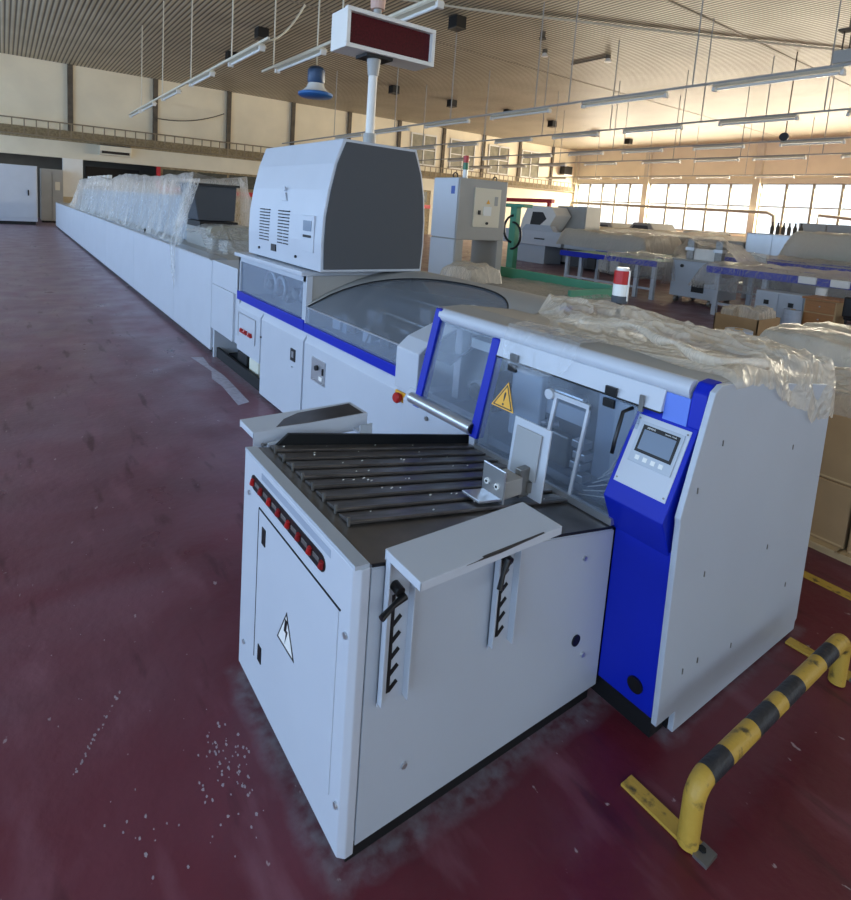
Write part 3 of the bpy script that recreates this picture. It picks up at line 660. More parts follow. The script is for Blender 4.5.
# blue corner post, upper strip and roller edge
MB().prism([(1.885, 1.13), (1.90, 1.25), (1.93, 1.285), (1.99, 1.29), (1.99, 1.13)], 'y', .893, .945).build('blue_corner', BLUE, ec, bevel=.006)
MB().prism([(1.888, 1.13), (1.898, 1.225), (1.96, 1.225), (1.96, 1.13)], 'y', .945, 1.03).build('blue_tape', BLUEL, ec)
MB().prism([(1.872, 1.152), (1.892, 1.232), (1.95, 1.232), (1.95, 1.152)], 'y', 1.03, 1.84).build('header_panel', GREYL, ec, bevel=.002)
MB().tube([(1.925, .95, 1.252), (1.925, 2.30, 1.252)], .036, 20).build('rounded_edge', GREYL, ec, smooth='angle')
MB().prism([(1.93, 1.285), (2.10, 1.290), (2.85, 1.205), (2.93, 1.17), (2.93, 1.14), (1.93, 1.2)], 'y', .893, 2.36).build('roof', GREYW, ec, bevel=.006)
MB().box(2.9, 2.935, .893, 2.36, .1, 1.16).build('back_panel', GREY, ec)
# blue window posts
for (a, b_) in ((2.285, 2.335), (1.835, 1.885)):
    zt = 1.285 if a > 2 else 1.225
    MB().prism([(fx(.76), .76), (fx(zt), zt), (fx(zt)+.05, zt), (fx(.76)+.05, .76)], 'y', a, b_).build('blue_post', BLUE, ec, bevel=.004)
def pane(name, y0, y1, z0, z1, m_, off=.012, th=.005):
    return MB().prism([(fx(z0)+off, z0), (fx(z1)+off, z1), (fx(z1)+off+th, z1), (fx(z0)+off+th, z0)], 'y', y0, y1).build(name, m_, ec)
pane('side_window', 1.885, 2.285, .80, 1.225, GLASS, .02)
pane('glass_door', 1.10, 1.835, .735, 1.15, GLASS, .008)
MB().tube([(1.795, 1.875, .795), (1.795, 2.36, .795)], .03, 18).build('door_handle_tube', SILV, ec, smooth='angle')
MB().tube([(1.795, 1.869, .795), (1.795, 1.875, .795)], .024, 18).build('tube_cap', BLK, ec)
MB().prism([(1.84, .03), (1.84, .74), (1.88, .80), (1.93, .80), (1.93, .03)], 'y', 1.90, 2.495).build('lower_door', GREYL, ec, bevel=.004)
MB().tube([(1.842, 2.27, .70), (1.83, 2.27, .70)], .012, 12).build('door_screw', STEEL, ec)
MB().tube([(1.842, 1.95, .70), (1.83, 1.95, .70)], .012, 12).build('door_screw', STEEL, ec)
# hinges, knob, grab handle, inner slot with white frame
for y in (1.72, 1.225):
    h = MB().obox((fx(1.17)-.004, y, 1.172), (.006, 0, 0), (0, .024, 0), (0, 0, .016)).build('hinge', BLK, ec, bevel=.002)
    MB().obox((fx(1.128)-.001, y, 1.126), (.006, 0, 0), (0, .024, 0), (0, 0, .016)).build('hinge_leaf', BLK, h, bevel=.002)
MB().obox((fx(1.17)-.004, 1.10, 1.165), (.004, 0, 0), (0, .008, 0), (0, 0, .03)).build('catch', STEEL, ec)
MB().tube([(fx(1.08)+.01, 1.49, 1.08), (fx(1.08)-.012, 1.49, 1.08)], .022, 20).build('door_knob', GREYL, ec, bevel=.003)
MB().tube([(1.875, 1.135, 1.135), (1.84, 1.15, 1.12), (1.81, 1.15, 1.02), (1.80, 1.15, .97)], .007, 8).build('grab_handle', BLK, ec, smooth=True)
f = MB(); z0, z1 = .72, 1.085; 
for (a, b_) in ((1.455, 1.47), (1.30, 1.312)): f.prism([(fx(z0)+.002, z0), (fx(z1)+.002, z1), (fx(z1)+.016, z1), (fx(z0)+.016, z0)], 'y', a, b_)
for z in (z0, z1-.012): f.prism([(fx(z)+.002, z), (fx(z)+.002, z+.02), (fx(z)+.016, z+.02), (fx(z)+.016, z)], 'y', 1.30, 1.47)
f.build('white_slot_frame', GREYL, ec)
MB().prism([(fx(1.15)-.002, 1.15), (fx(1.15)-.002, 1.155), (1.95, 1.155), (1.95, 1.15)], 'y', 1.03, 1.835).build('door_seam', DARK, ec)
MB().prism([(fx(.72)-.004, .715), (fx(.74)-.004, .742), (fx(.74)+.02, .742), (fx(.72)+.02, .715)], 'y', 1.11, 1.84).build('door_sill', SILV, ec)
# machinery seen through the doors
MB().box(2.05, 2.88, 1.0, 1.40, .72, 1.16).build('inner_block', mat('inner_blue_grey', '97a2b3', .5, var=.08), ec, bevel=.01)
MB().box(2.25, 2.88, 1.45, 2.25, .72, 1.12).build('inner_block', INNER, ec, bevel=.03)
MB().box(1.95, 2.0, 1.62, 1.80, .78, 1.1).build('inner_plate', GREY, ec, bevel=.01)
MB().box(2.0, 2.04, 1.42, 1.75, .93, 1.0).build('inner_bar', GREYL, ec, bevel=.005)
for i in range(4): MB().obox((1.93, 1.36+.01*(i % 2), .76+i*.045), (.03, 0, 0), (0, .03, 0), (0, 0, .016)).build('inner_clamp', SILV, ec, bevel=.004)
for i in range(5): MB().tube([(2.0, 1.55+i*.06, .90-.012*i), (1.97, 1.57+i*.06, .90-.012*i)], .014, 10).build('inner_screw', SILV, ec)
MB().prism([(2.05, 1.09), (2.05, 1.14), (2.5, 1.19), (2.5, 1.16)], 'y', 1.95, 2.2).build('inner_paper_chute', WHT, ec)
MB().box(2.0, 2.06, 2.22, 2.27, .8, 1.2).build('inner_post', SILV, ec); MB().box(1.98, 2.05, 1.93, 2.0, .82, 1.12).build('inner_arm', BLK, ec, bevel=.01)
MB().obox((1.93, 1.97, .90), (.03, .01, 0), (-.01, .06, .03), (0, 0, .03)).build('inner_arm', BLK, ec, bevel=.01)
MB().box(1.95, 2.9, .90, 2.45, .68, .72).build('inner_deck', mat('inner_deck_grey', '8d94a0', .5), ec)
MB().box(1.99, 2.03, 1.02, 1.28, .76, 1.10).build('inner_guard_plate', GREY, ec, bevel=.004)
MB().box(1.96, 2.0, 1.46, 1.60, .74, .88).build('inner_block', STEEL, ec, bevel=.008)
MB().tube([(2.02, 1.44, 1.04), (2.02, 1.82, 1.04)], .018, 12).build('inner_shaft', SILV, ec)
MB().tube([(1.95, 1.93, .99), (2.1, 1.93, .99)], .045, 18).build('inner_wheel', BLK, ec, bevel=.004)
# film strips inside the lower glass
st = MB()
for i in range(8): st.tube([(1.90, 1.34-.02*i, .70+.025*i), (1.86, 1.15, .78+.03*i)], .0025, 5)
st.build('inner_cords', CLRW, ec)
# warning triangle
ws = thing('warning_sign', 'yellow warning triangle with exclamation mark on the glass door', 'sign', (1.83, 1.72, 1.0))
def onglass(y, z, h): return Vector((fx(z)+.008-h, y, z))
def tri(mb, cy, cz, s, h0, h1):
    P = [(cy+s*.58, cz-s*.33), (cy-s*.58, cz-s*.33), (cy, cz+s*.67)]
    A_ = [mb.bm.verts.new(onglass(y, z, h0)) for y, z in P]; B_ = [mb.bm.verts.new(onglass(y, z, h1)) for y, z in P]
    fs = [mb.bm.faces.new(A_), mb.bm.faces.new(B_[::-1])]+[mb.bm.faces.new([A_[i], A_[(i+1) % 3], B_[(i+1) % 3], B_[i]]) for i in range(3)]
    bmesh.ops.recalc_face_normals(mb.bm, faces=fs); return mb
tri(MB(), 1.725, .98, .118, .001, .003).build('border', YEL, ws); tri(MB(), 1.725, .98, .102, .003, .0036).build('black_edge', BLK, ws); tri(MB(), 1.725, .98, .086, .0036, .0042).build('yellow_field', YEL, ws)
text('exclamation_mark', '!', .085, frame_m(onglass(1.725, .982, .0048), (0, -1, 0), (.235, 0, 1)), BLK, ws, .0004)
# signal tower behind
def signal_tower(name, label, x, y, z, r, parts):
    t = thing(name, label, 'signal light', (x, y, z)); c = z
    for nm, h, k, m_ in parts:
        MB().tube([(x, y, c), (x, y, c+h)], r*k, 20).build(nm, m_, t, bevel=.002); c += h
    return t
stw = signal_tower('signal_tower', 'red and white signal light behind the film on the end cabinet', 2.83, 1.87, 1.20, .042, (('stem', .155, .35, BLK), ('base', .04, 1.05, GREYD), ('white_lens', .065, 1, CLRW), ('red_lens', .075, 1.02, RED), ('cap', .018, .8, CLRW)))
MB().obox((2.83, 1.825, 1.455), (.004, 0, 0), (0, .003, 0), (0, 0, .085)).build('bracket', WHT, stw)
# film over the end cabinet
def roofz(x):
    return 1.292 if x < 2.1 else 1.292-(x-2.1)*.113
def crease(x, y, sx, sy, rot, k, seed):
    a_, b_ = x*math.cos(rot)+y*math.sin(rot), -x*math.sin(rot)+y*math.cos(rot)
    n_ = noise.noise(Vector((a_*sx+seed, b_*sy, seed*1.7))); return max(0, 1-abs(n_)*k)**1.5
def cover(u, v):
    y = .80+v*1.58
    xl = 2.0+.03*math.sin(y*11)+max(0, y-1.65)*1.05
    x = xl+(2.935-xl)*u
    b = .03+.02*math.sin(x*6+1.2*math.sin(y*3))+.035*crease(x, y, 1.6, .55, .5, 3.5, 1)+.022*crease(x, y, 4, 1.1, .35, 4, 5)+.014*crease(x, y, 3, 9, .9, 4, 9)+.008*crease(x, y, 14, 6, .2, 4, 13)
    b += .075*math.exp(-((x-2.8)**2/.05+(y-1.95)**2/.12))+.05*math.exp(-((x-2.75)**2/.05+(y-1.1)**2/.05))
    z = roofz(min(x, 2.9))+.012+b*min(1, u*4+.08)
    hang = min(1, max(0, (x-2.0)/.75))
    if y < .90:
        over = min(1, (.90-y)/.10); rz = roofz(min(x, 2.9))
        z = z-over**1.5*(.015+.20*hang)-.02*over; y = .90-.037*math.sin(over*PI/2)-.006*math.sin(x*22)
    if x > 2.90: z -= (x-2.90)*(.8 if y > .95 else .2)
    return (x, y, z)
pc = thing('plastic_cover', 'crumpled clear plastic film lying over the end cabinet roof', 'plastic sheet', (2.5, 1.5, 1.3))
MB().grid(190, 240, cover).build('film', FILMT, pc, smooth=True)
def flap(u, v):  # thin flap over the front edge
    y = 1.38+.44*v-.10*u*(v-.5); t = u
    z = 1.300-.175*t+.07*(abs(v-.6)*1.6)**2*t
    x = 2.05-.16*min(1, t*2.4)-.035*max(0, t-.35)-.01*fbm(v*6, t*4) if t < .42 else fx(z)-.022-.008*fold(v*2.2+t*.5, 1)
    if t < .42: z = 1.31
    return (x, y, z)
MB().grid(30, 40, flap).build('front_flap', FLAPF, pc, smooth=True)
rollp = [(2.16+.1*math.sin(k*.2), 1.62-.80*k/30, 1.345-.012*math.sin(k*.6)) for k in range(31)]
MB().tube(rollp, [.008+.016*abs(math.sin(k*.33+.4)) for k in range(31)], 12).build('rolled_fold', FILMT, pc, smooth=True)

# ------------------------------------------------------------------ feeder table cabinet
ft = thing('feeder_table', 'grey feeder cabinet with dark slatted top in the foreground', 'machine', (1.25, 1.5, 0))
SL = -.182
def T(x): return .905+SL*(x-.71)
MB().box(.745, 1.80, 1.135, 1.875, 0, .085).build('plinth', DARK, ft)
MB().prism([(.757, .08), (1.803, .08), (1.803, T(1.803)-.003), (.757, T(.757)-.003)], 'y', 1.112, 1.9).build('body', GREY, ft, bevel=.003)
MB().prism([(.757, .075), (1.805, .075), (1.805, T(1.805)-.012), (.757, T(.757)-.012)], 'y', 1.109, 1.113).build('front_panel', GREY, ft)
# side cover with bevelled front edge
MB().prism([(.709, 1.125), (.727, 1.109), (.753, 1.109), (.753, 1.905), (.709, 1.905)], 'z', .05, .893).build('side_cover', GREYL, ft, bevel=.003)
MB().prism([(.709, .893), (.709, .905), (.753, .90), (.753, .893)], 'y', 1.115, 1.905).build('side_cap', GREY, ft)
def sp(name, y0, y1, z0, z1, h0, h1, m_, par=None, bev=.001):
    return MB().box(.709-h1, .709-h0, y0, y1, z0, z1).build(name, m_, par or ft, bevel=bev)
dr = MB().prism([(1.18, .19), (1.745, .19), (1.745, .745), (1.18, .745)], 'x', .706, .7095).build('side_door', GREYL, ft, bevel=.001)
gr = MB(); gr.box(.7055, .7095, 1.745, 1.75, .19, .75); gr.box(.7055, .7095, 1.172, 1.75, .746, .75); gr.build('door_gap', DARK, ft)
for z in (.67, .235): sp('latch', 1.68, 1.71, z-.03, z+.03, .0, .006, BLK, dr)
rec = MB()
import itertools
pts = [(1.83-.026+.026*math.cos(a), .815+.026*math.sin(a)) for a in [PI/2-k*PI/8 for k in range(9)]]+[(1.265+.026-.026*math.cos(a), .815+.026*math.sin(a)) for a in [-PI/2+k*PI/8 for k in range(9)]]
rec.prism(pts, 'x', .7065, .7095); rec.build('slot', BLK, ft)
for k in range(8):
    y = 1.812-k*.0755
    MB().tube([(.708, y, .806), (.7035, y, .808), (.7025, y-.006, .826)], [.010, .010, .007], 10).build('red_knob', REDDK if k % 2 else RED, ft, smooth='angle')
    if k < 7: sp('knob_rod', y-.058, y-.02, .808, .822, .0, .004, STEEL)
sp('label_strip', 1.24, 1.74, .855, .878, 0, .0008, mat('faded_label', '9aa4b2', .5, var=.1), bev=0)
for (y, z) in ((1.845, .76), (1.85, .17), (1.14, .70), (1.14, .2)): MB().tube([(.7095, y, z), (.703, y, z)], .009, 12).build('bolt', SILV, ft)
for (x, z) in ((1.646, .635), (1.697, .245), (.905, .24)): MB().tube([(x, 1.110, z), (x, 1.102, z)], .009, 12).build('bolt', SILV, ft)
MB().tube([(1.648, 1.110, .32), (1.648, 1.104, .32)], .021, 22).build('round_plug', BLK, ft, smooth='angle')
# sticker with lightning bolt
ls = thing('lightning_sticker', 'white triangular electric shock sticker on the feeder side door', 'sticker', (.705, 1.49, .46))
def trix(mb, cy, cz, w, h, x0, x1): return mb.prism([(cy+w/2, cz-h*.4), (cy-w/2, cz-h*.4), (cy, cz+h*.6)], 'x', x0, x1)
trix(MB(), 1.49, .455, .13, .125, .7045, .706).build('black_edge', BLK, ls); trix(MB(), 1.49, .455, .108, .104, .704, .7045).build('white_field', STICK, ls)
MB().prism([(1.497, .505), (1.478, .505-.0), (1.485, .472), (1.474, .472), (1.494, .42), (1.488, .46), (1.503, .46)], 'x', .7034, .704).build('bolt_mark', BLK, ls)
# table surface and slats
def slab(x0, x1, y0, y1, h0, h1, mb=None):
    mb = mb or MB(); return mb.prism([(x0, T(x0)+h0), (x1, T(x1)+h0), (x1, T(x1)+h1), (x0, T(x0)+h1)], 'y', y0, y1)
slab(.757, 1.80, 1.11, 1.9, -.003, .0).build('table_plate', TSTEEL, ft)
slab(.757, 1.805, 1.109, 1.113, -.006, .002).build('front_lip', DARK, ft)
SLATS = []
for k in range(8):
    y = 1.30+k*.0765
    prof = [(y, .006), (y, .014), (y+.003, .0165), (y+.064, .009), (y+.064, 0)]
    mb = MB(); xa, xb = .80, 1.795
    A_ = [mb.bm.verts.new((xa, p, T(xa)+h)) for p, h in prof]; B_ = [mb.bm.verts.new((xb, p, T(xb)+h)) for p, h in prof]
    fs = [mb.bm.faces.new(A_), mb.bm.faces.new(B_[::-1])]+[mb.bm.faces.new([A_[i], A_[(i+1) % 5], B_[(i+1) % 5], B_[i]]) for i in range(5)]
    bmesh.ops.recalc_face_normals(mb.bm, faces=fs)
    s_ = mb.build('slat', DSTEEL, ft, bevel=.001)
    MB().box(.793, .80, y-.002, y+.006, T(.79), T(.79)+.028).build('slat_end', STEEL, s_)
fe = MB(); xa, xb = .825, 1.80
fe.prism([(xa, T(xa)), (xb, T(xb)), (xb, T(xb)+.05), (xa+.05, T(xa)+.045), (xa, T(xa)+.006)], 'y', 1.895, 1.908); fe.build('rear_fence', mat('black_fence', '24272a', .4, metal=.5), ft, bevel=.001)
# paint chips resting on slats: part of the worn table
ch = MB()
for i in range(40):
    x = random.uniform(.82, 1.7); k = random.randrange(8); y = 1.305+k*.0765+random.uniform(.004, .05)
    ch.obox((x, y, T(x)+.0215-.17*max(0, y-1.306-k*.0765)), (random.uniform(.002, .005), .001, 0), (0, random.uniform(.001, .003), 0), (0, 0, .001))
ch.build('paint_chips', STICK, ft, kind='stuff')
# adjustable side guards (front + rear)
def guard(lab, y0, y1, sgn):
    g = thing('side_guard', lab, 'guard', (1.04, (y0+y1)/2, .92))
    xa, xb = (.79, 1.293) if sgn < 0 else (.762, 1.268)
    zt = .935 if sgn < 0 else .925; dp = .024 if sgn < 0 else .07
    mb = MB(); mb.box(xa, xb, y0, y1, zt-.003, zt)
    mb.box(xa, xb, y0, y0+.003, zt-dp, zt-.003); mb.box(xa, xb, y1-.003, y1, zt-.03, zt-.003)
    mb.box(xa, xa+.003, y0, y1, zt-.024, zt-.003); mb.box(xb-.003, xb, y0, y1, zt-.024, zt-.003)
    mb.build('cover', GREYL, g, bevel=.001)
    wm = mat('worn_dark_edge', '3c3a3a', .4)
    if sgn < 0: MB().prism([(.93, zt-.0035), (1.0, zt+.0006), (1.22, zt+.0006), (1.05, zt-.006)], 'y', y0-.0006, y0+.006).build('scuff', wm, g)
    else: MB().prism([(.86, 1.985), (.92, 2.05), (1.0, 2.09), (1.25, 2.1), (1.25, 1.975), (1.0, 1.972)], 'z', zt, zt+.0007).build('bare_metal', mat('bare_brown_steel', '5a5350', .3, metal=.7, var=.3, vscale=8), g)
    return g
g1 = guard('front grey side guard, a channel on two slotted brackets', .952, 1.104, -1)
for xa, zb in ((.792, .485), (1.193, .485)):
    br = MB(); w = .085
    br.box(xa, xa+w, 1.098, 1.103, zb, .93); br.box(xa, xa+.004, 1.080, 1.103, zb+.012, .93); br.box(xa+w-.004, xa+w, 1.074, 1.103, zb+.0, .93)
    b_ = br.build('bracket', GREY, g1, bevel=.001)
    nt_ = MB(); nt_.box(xa+.026, xa+.036, 1.0962, 1.099, zb+.03, .80)
    for k in range(5): nt_.obox((xa+.045, 1.0968, zb+.045+k*.048), (.013, 0, .011), (0, .001, 0), (-.004, 0, .005))
    nt_.build('notches', DARK, b_)
    P, Q = (((.835, .812), (.752, .792)) if xa < 1 else ((1.212, .792), (1.165, .722)))
    hx_ = .795 if xa < 1 else 1.215; hx_ = xa+.03
    MB().tube([(hx_, 1.098, .828 if xa < 1 else .785), (hx_, 1.068, .825 if xa < 1 else .780)], .014, 14).build('clamp_hub', BLK, b_)
    MB().tube([(P[0], 1.066, P[1]), ((P[0]+Q[0])/2, 1.060, (P[1]+Q[1])/2), (Q[0], 1.048, Q[1])], [.011, .007, .009], 12).build('clamp_lever', BLK, b_, smooth='angle')
g2 = guard('rear grey side guard with bare worn metal on its top', 1.968, 2.118, 1)
MB().box(.80, .9, 1.912, 1.918, .5, .9).build('bracket', GREY, g2); MB().box(1.2, 1.26, 1.912, 1.918, .5, .9).build('bracket', GREY, g2)
MB().box(.80, .9, 1.918, 1.97, .86, .87).build('bracket', GREY, g2); MB().box(1.2, 1.26, 1.918, 1.97, .86, .87).build('bracket', GREY, g2)
MB().tube([(.80, 1.967, .872), (.80, 1.955, .872)], .008, 10).build('bolt', STEEL, g2)
# stop assembly on the slats
sa = thing('stop_bracket', 'metal stop bracket with white plate standing on the slats', 'bracket', (1.5, 1.36, .78))
MB().obox((1.375, 1.36, T(1.375)+.028), (.055, .0, -.01), (0, .045, 0), (0, 0, .005)).build('foot_plate', SILV, sa, bevel=.002)
up = MB().obox((1.43, 1.36, .850), (.004, .0, 0), (0, .055, 0), (0, 0, .062)).build('upright', SILV, sa, bevel=.003)
for y in (1.338, 1.388): MB().tube([(1.428, y, .845), (1.42, y, .845)], .011, 14).build('screw', CLRW, up); MB().tube([(1.421, y, .845), (1.4185, y, .845)], .005, 10).build('socket', DARK, up)
MB().box(1.434, 1.53, 1.315, 1.40, .80, .865).build('block', GREYW, sa, bevel=.003)
MB().obox((1.565, 1.345, .83), (.03, 0, 0), (0, .015, 0), (0, 0, .055)).build('hinge_arm', STEEL, sa, bevel=.004)
MB().obox((1.60, 1.36, .905), (.004, .0, .0), (0, .088, 0), (.012, 0, .135)).build('white_plate', GREYL, sa, bevel=.002)
MB().obox((1.590, 1.365, .925), (.003, 0, 0), (0, .062, 0), (.009, 0, .088)).build('clear_plate', mat('frosted_plate', 'a2a4a6', .35), sa, bevel=.004)
MB().obox((1.584, 1.365, .855), (.003, 0, 0), (0, .06, 0), (.001, 0, .014)).build('plate_clip', SILV, sa, bevel=.001)
MB().tube([(1.583, 1.33, .79), (1.583, 1.33, .83)], .012, 10).build('knob', STEEL, sa)

# ------------------------------------------------------------------ guard bar on the floor
gb = thing('guard_rail', 'low yellow and black striped tubular guard rail bolted to floor', 'barrier', (2.2, .68, 0))
xs0, xs1, zb, yb, rr_ = 1.625, 2.76, .205, .65, .029
elbow = lambda cx, s: [(cx+s*.06*(1-math.cos(t)), yb, zb-.06+.06*math.sin(t)) for t in [k*PI/14 for k in range(8)]]
MB().tube([(xs0, yb, .006), (xs0, yb, zb-.06)]+elbow(xs0, 1), rr_, 20).build('yellow_end', YELW, gb, smooth='angle')
MB().tube([(xs1, yb, .006), (xs1, yb, zb-.06)]+elbow(xs1, -1), rr_, 20).build('yellow_end', YELW, gb, smooth='angle')
cuts = [xs0+.05, 1.79, 1.965, 2.10, 2.175, 2.31, 2.50, 2.62]
for i, (a, b_) in enumerate(zip(cuts, cuts[1:])):
    MB().tube([(a, yb, zb), (b_, yb, zb)], rr_*1.005, 20, caps=False).build('black_band' if i % 2 == 0 else 'yellow_band', BLKW if i % 2 == 0 else YELW, gb, smooth='angle')
MB().tube([(2.62, yb, zb), (xs1-.06, yb, zb)], rr_, 20, caps=False).build('yellow_band', YELW, gb, smooth='angle')
for x in (1.63, 2.84):
    p = MB().box(x-.022, x+.035, .59, .86, 0, .010).build('floor_plate', YELW, gb, bevel=.002)
    MB().box(x-.024, x+.037, .585, .625, .0, .011).build('bare_tip', STEEL, p)
    MB().tube([(x+.01, .615, .006), (x+.01, .615, .016)], .011, 6).build('bolt', DARK, p)
tag(MB().box(3.46, 3.53, .3, 1.6, 0, .002).build('floor_marking', YELW), 'short yellow painted line on the floor behind end cabinet', 'floor marking')

sm = MB()
for (a_, b_) in (((1.71, 6.31), (1.83, 6.31)), ((1.75, 5.75), (1.82, 5.70)), ((1.69, 5.30), (1.80, 5.25)), ((1.66, 4.72), (1.78, 4.74))): pass
sm.prism([(1.70, 6.34), (1.82, 6.30), (1.79, 5.95), (1.82, 5.55), (1.80, 5.1), (1.78, 4.72), (1.665, 4.68), (1.70, 5.25), (1.68, 5.5), (1.75, 5.75), (1.73, 6.0)], 'z', 0, .001)
tag(sm.build('floor_tape', mat('worn_tape', 'a9a3ad', .7, var=.2, vscale=20)), 'worn pale strip of tape on the floor beside the machine recess', 'tape')
fk = MB(); rnd = random.Random(4)
for i in range(150):
    if i < 60: x, y = rnd.gauss(.56, .035), rnd.gauss(1.56, .07)
    elif i < 90: t = rnd.random(); x, y = .15+.17*t+rnd.gauss(0, .004), 1.777+.263*t+rnd.gauss(0, .004)
    elif i < 120: x, y = rnd.uniform(.2, .6), rnd.gauss(1.5, .1)
    else: x, y = rnd.uniform(-.1, .7), rnd.uniform(1.2, 3.2)
    if x > .69: continue
    r_ = rnd.uniform(.0015, .005) if i < 120 else rnd.uniform(.001, .003); a_ = rnd.uniform(0, PI); n = 5
    fk.prism([(x+r_*rnd.uniform(.5, 1.2)*math.cos(a_+2*PI*k/n), y+1.6*r_*rnd.uniform(.5, 1.2)*math.sin(a_+2*PI*k/n)) for k in range(n)], 'z', 0, .0008)
tag(fk.build('paint_flecks', mat('pale_fleck', '9d8f93', .7)), 'scattered pale paint flecks on the red floor left of feeder', 'debris', kind='stuff')

# ------------------------------------------------------------------ cartons on the right
def carton(lab, x0, x1, y0, y1, z0, z1, grp=None):
    c = thing('cardboard_box', lab, 'box', ((x0+x1)/2, (y0+y1)/2, z0), grp)
    MB().box(x0, x1, y0, y1, z0, z1).build('body', CARD, c, bevel=.006)
    MB().box(x0-.001, x1+.001, (y0+y1)/2-.03, (y0+y1)/2+.03, z1-.08, z1+.001).build('tape', CARDL, c)
    MB().box(x0-.0015, x0, y0+.01, y1-.01, z0+.01, z0+.02).build('edge_fold', CARDL, c)
    return c
pl = thing('pallet', 'pale wooden pallet under the brown cartons at right edge', 'pallet', (4.3, .9, 0))
for x in (3.83, 4.3, 4.77): MB().box(x, x+.1, .1, 1.9, 0, .04).build('runner', CARDL, pl)
for k in range(6): MB().box(3.8, 4.9, .1+k*.3, .38+k*.3, .04, .055).build('board', CARDL, pl)
carton('lower brown carton beside the end cabinet', 3.86, 4.4, .98, 1.5, .055, .415)
carton('brown carton at the very right edge on the pallet', 3.84, 4.36, .42, .96, .055, .43)
carton('upper brown carton stacked on the lower one', 3.87, 4.42, .95, 1.5, .417, .80)
carton('second upper carton at the right picture edge', 3.9, 4.4, .40, .94, .432, .78)
def blob(name, lab, x0, x1, y0, y1, z0, z1, m_, amp=.06, seed=0, cat='plastic sheet', grid=(36, 36), sc=2.2, part=None, hem=.0, pw=6):
    """film draped over a bulky load: closed at the hem, folded on top"""
    def f(u, v):
        a, b_ = u*2-1, v*2-1
        ex = 1-abs(a)**pw*.0; m_ = max(abs(a), abs(b_))
        # top plateau to m<.6, then sides fall
        t = min(1, max(0, (m_-.62)/.38)); k = .62 if m_ < .62 else m_
        sc_ = m_ if m_ <= .62 else .62+.0*(m_-.62)
        q = (1/.62*.86) if m_ <= .62 else ((.86+.14*t)/m_)
        x = (x0+x1)/2+a*q*(x1-x0)/2; y = (y0+y1)/2+b_*q*(y1-y0)/2
        n = fbm(x*sc+seed, y*sc, seed*.7); h = z0+hem+(z1-z0-hem)*(1-t**1.6)
        w = math.sin(x*5+y*6+seed)*.3+.5*fbm(x*3, y*3, seed)
        return (x+amp*.5*n*t, y+amp*.5*w*t*.4, h+amp*n*(1-t*.6))
    mb = MB().grid(grid[0], grid[1], f)
    if part: return mb.build(name, m_, part, smooth=True)
    return tag(mb.build(name, m_, smooth=True), lab, cat)
tag(blob('plastic_bag', '', 3.88, 4.40, .95, 1.45, .802, .95, FILMT, .05, 3), 'crumpled clear plastic bag lying on the upper brown carton', 'bag')
tag(blob('plastic_bag', '', 3.92, 4.40, .45, .92, .782, .93, FILM, .05, 8), 'clear plastic bag on the carton at the right edge', 'bag')
ps = thing('film_stack', 'stack of pale blue film sheets under plastic behind cartons', 'stack', (5.6, 1.3, 0))
MB().box(4.95, 6.3, .6, 2.02, 0, .12).build('pallet', CARDL, ps)
for k in range(9): MB().box(5.0+.01*(k % 2), 6.25, .65, 1.98-.01*(k % 3), .12+k*.085, .20+k*.085).build('sheet_bundle', FILMB, ps, bevel=.01)
tag(blob('plastic_cover', '', 4.9, 6.4, .5, 2.1, .55, 1.02, FILMH, .06, 12, grid=(50, 50)), 'cream plastic film draped over the pale blue film stack', 'plastic sheet')
oc = thing('open_carton', 'open cardboard box filled with crumpled plastic bags', 'box', (8.7, 3.7, 0))
w = MB(); X_0, X_1, Y_0, Y_1 = 8.42, 9.1, 3.44, 4.02
w.box(X_0, X_0+.015, Y_0, Y_1, 0, .6); w.box(X_1-.015, X_1, Y_0, Y_1, 0, .6); w.box(X_0, X_1, Y_0, Y_0+.015, 0, .6); w.box(X_0, X_1, Y_1-.015, Y_1, 0, .6); w.box(X_0, X_1, Y_0, Y_1, 0, .02)
w.build('body', CARD, oc)
blob('plastic_bag', '', 8.46, 9.05, 3.46, 3.75, .3, .72, FILMT, .07, 21, sc=5, part=None, cat='bag')
bpy.data.objects['plastic_bag.002']['label'] = 'white crumpled bag bulging out of the open carton, right one'; bpy.data.objects['plastic_bag.002']['category'] = 'bag'
tag(blob('plastic_bag', '', 8.46, 8.8, 3.80, 3.97, .3, .72, FILMT, .06, 23, sc=5), 'small white crumpled bag standing in the open carton corner', 'bag')
rl = thing('film_roll', 'pale blue roll of film standing in front of the open carton', 'roll', (7.9, 3.5, 0))
MB().tube([(7.85, 3.42, 0), (7.85, 3.42, .52)], .16, 28).build('roll', FILMB, rl, bevel=.006); MB().tube([(7.85, 3.42, .52), (7.85, 3.42, .53)], .05, 16).build('core', CARDL, rl)

# ------------------------------------------------------------------ background machines
ct = thing('control_tower', 'tall grey portal control cabinet with light side panel behind the machine', 'cabinet', (5.7, 6.4, 0))
tw = MB(); x0, x1, y0, y1 = 5.24, 6.17, 6.12, 6.68
MB().box(x0, x1, y0, y1, 1.41, 2.28).build('head_box', GREYW, ct, bevel=.01)
MB().box(x0, x0+.14, y0, y1, 0, 1.41).build('leg', GREYW, ct, bevel=.006); MB().box(x1-.12, x1, y0, y1, 0, 1.41).build('leg', GREYW, ct, bevel=.006)
MB().box(x0-.015, x0, y0+.02, y1, 1.43, 2.27).build('side_panel', GREYL, ct, bevel=.003); MB().box(x0-.015, x0, y0+.02, y1, .3, 1.41).build('side_panel', GREYL, ct, bevel=.003)
dp = MB().box(5.52, 6.03, y0-.02, y0, 1.60, 2.16).build('panel_door', CREAMF, ct, bevel=.004)
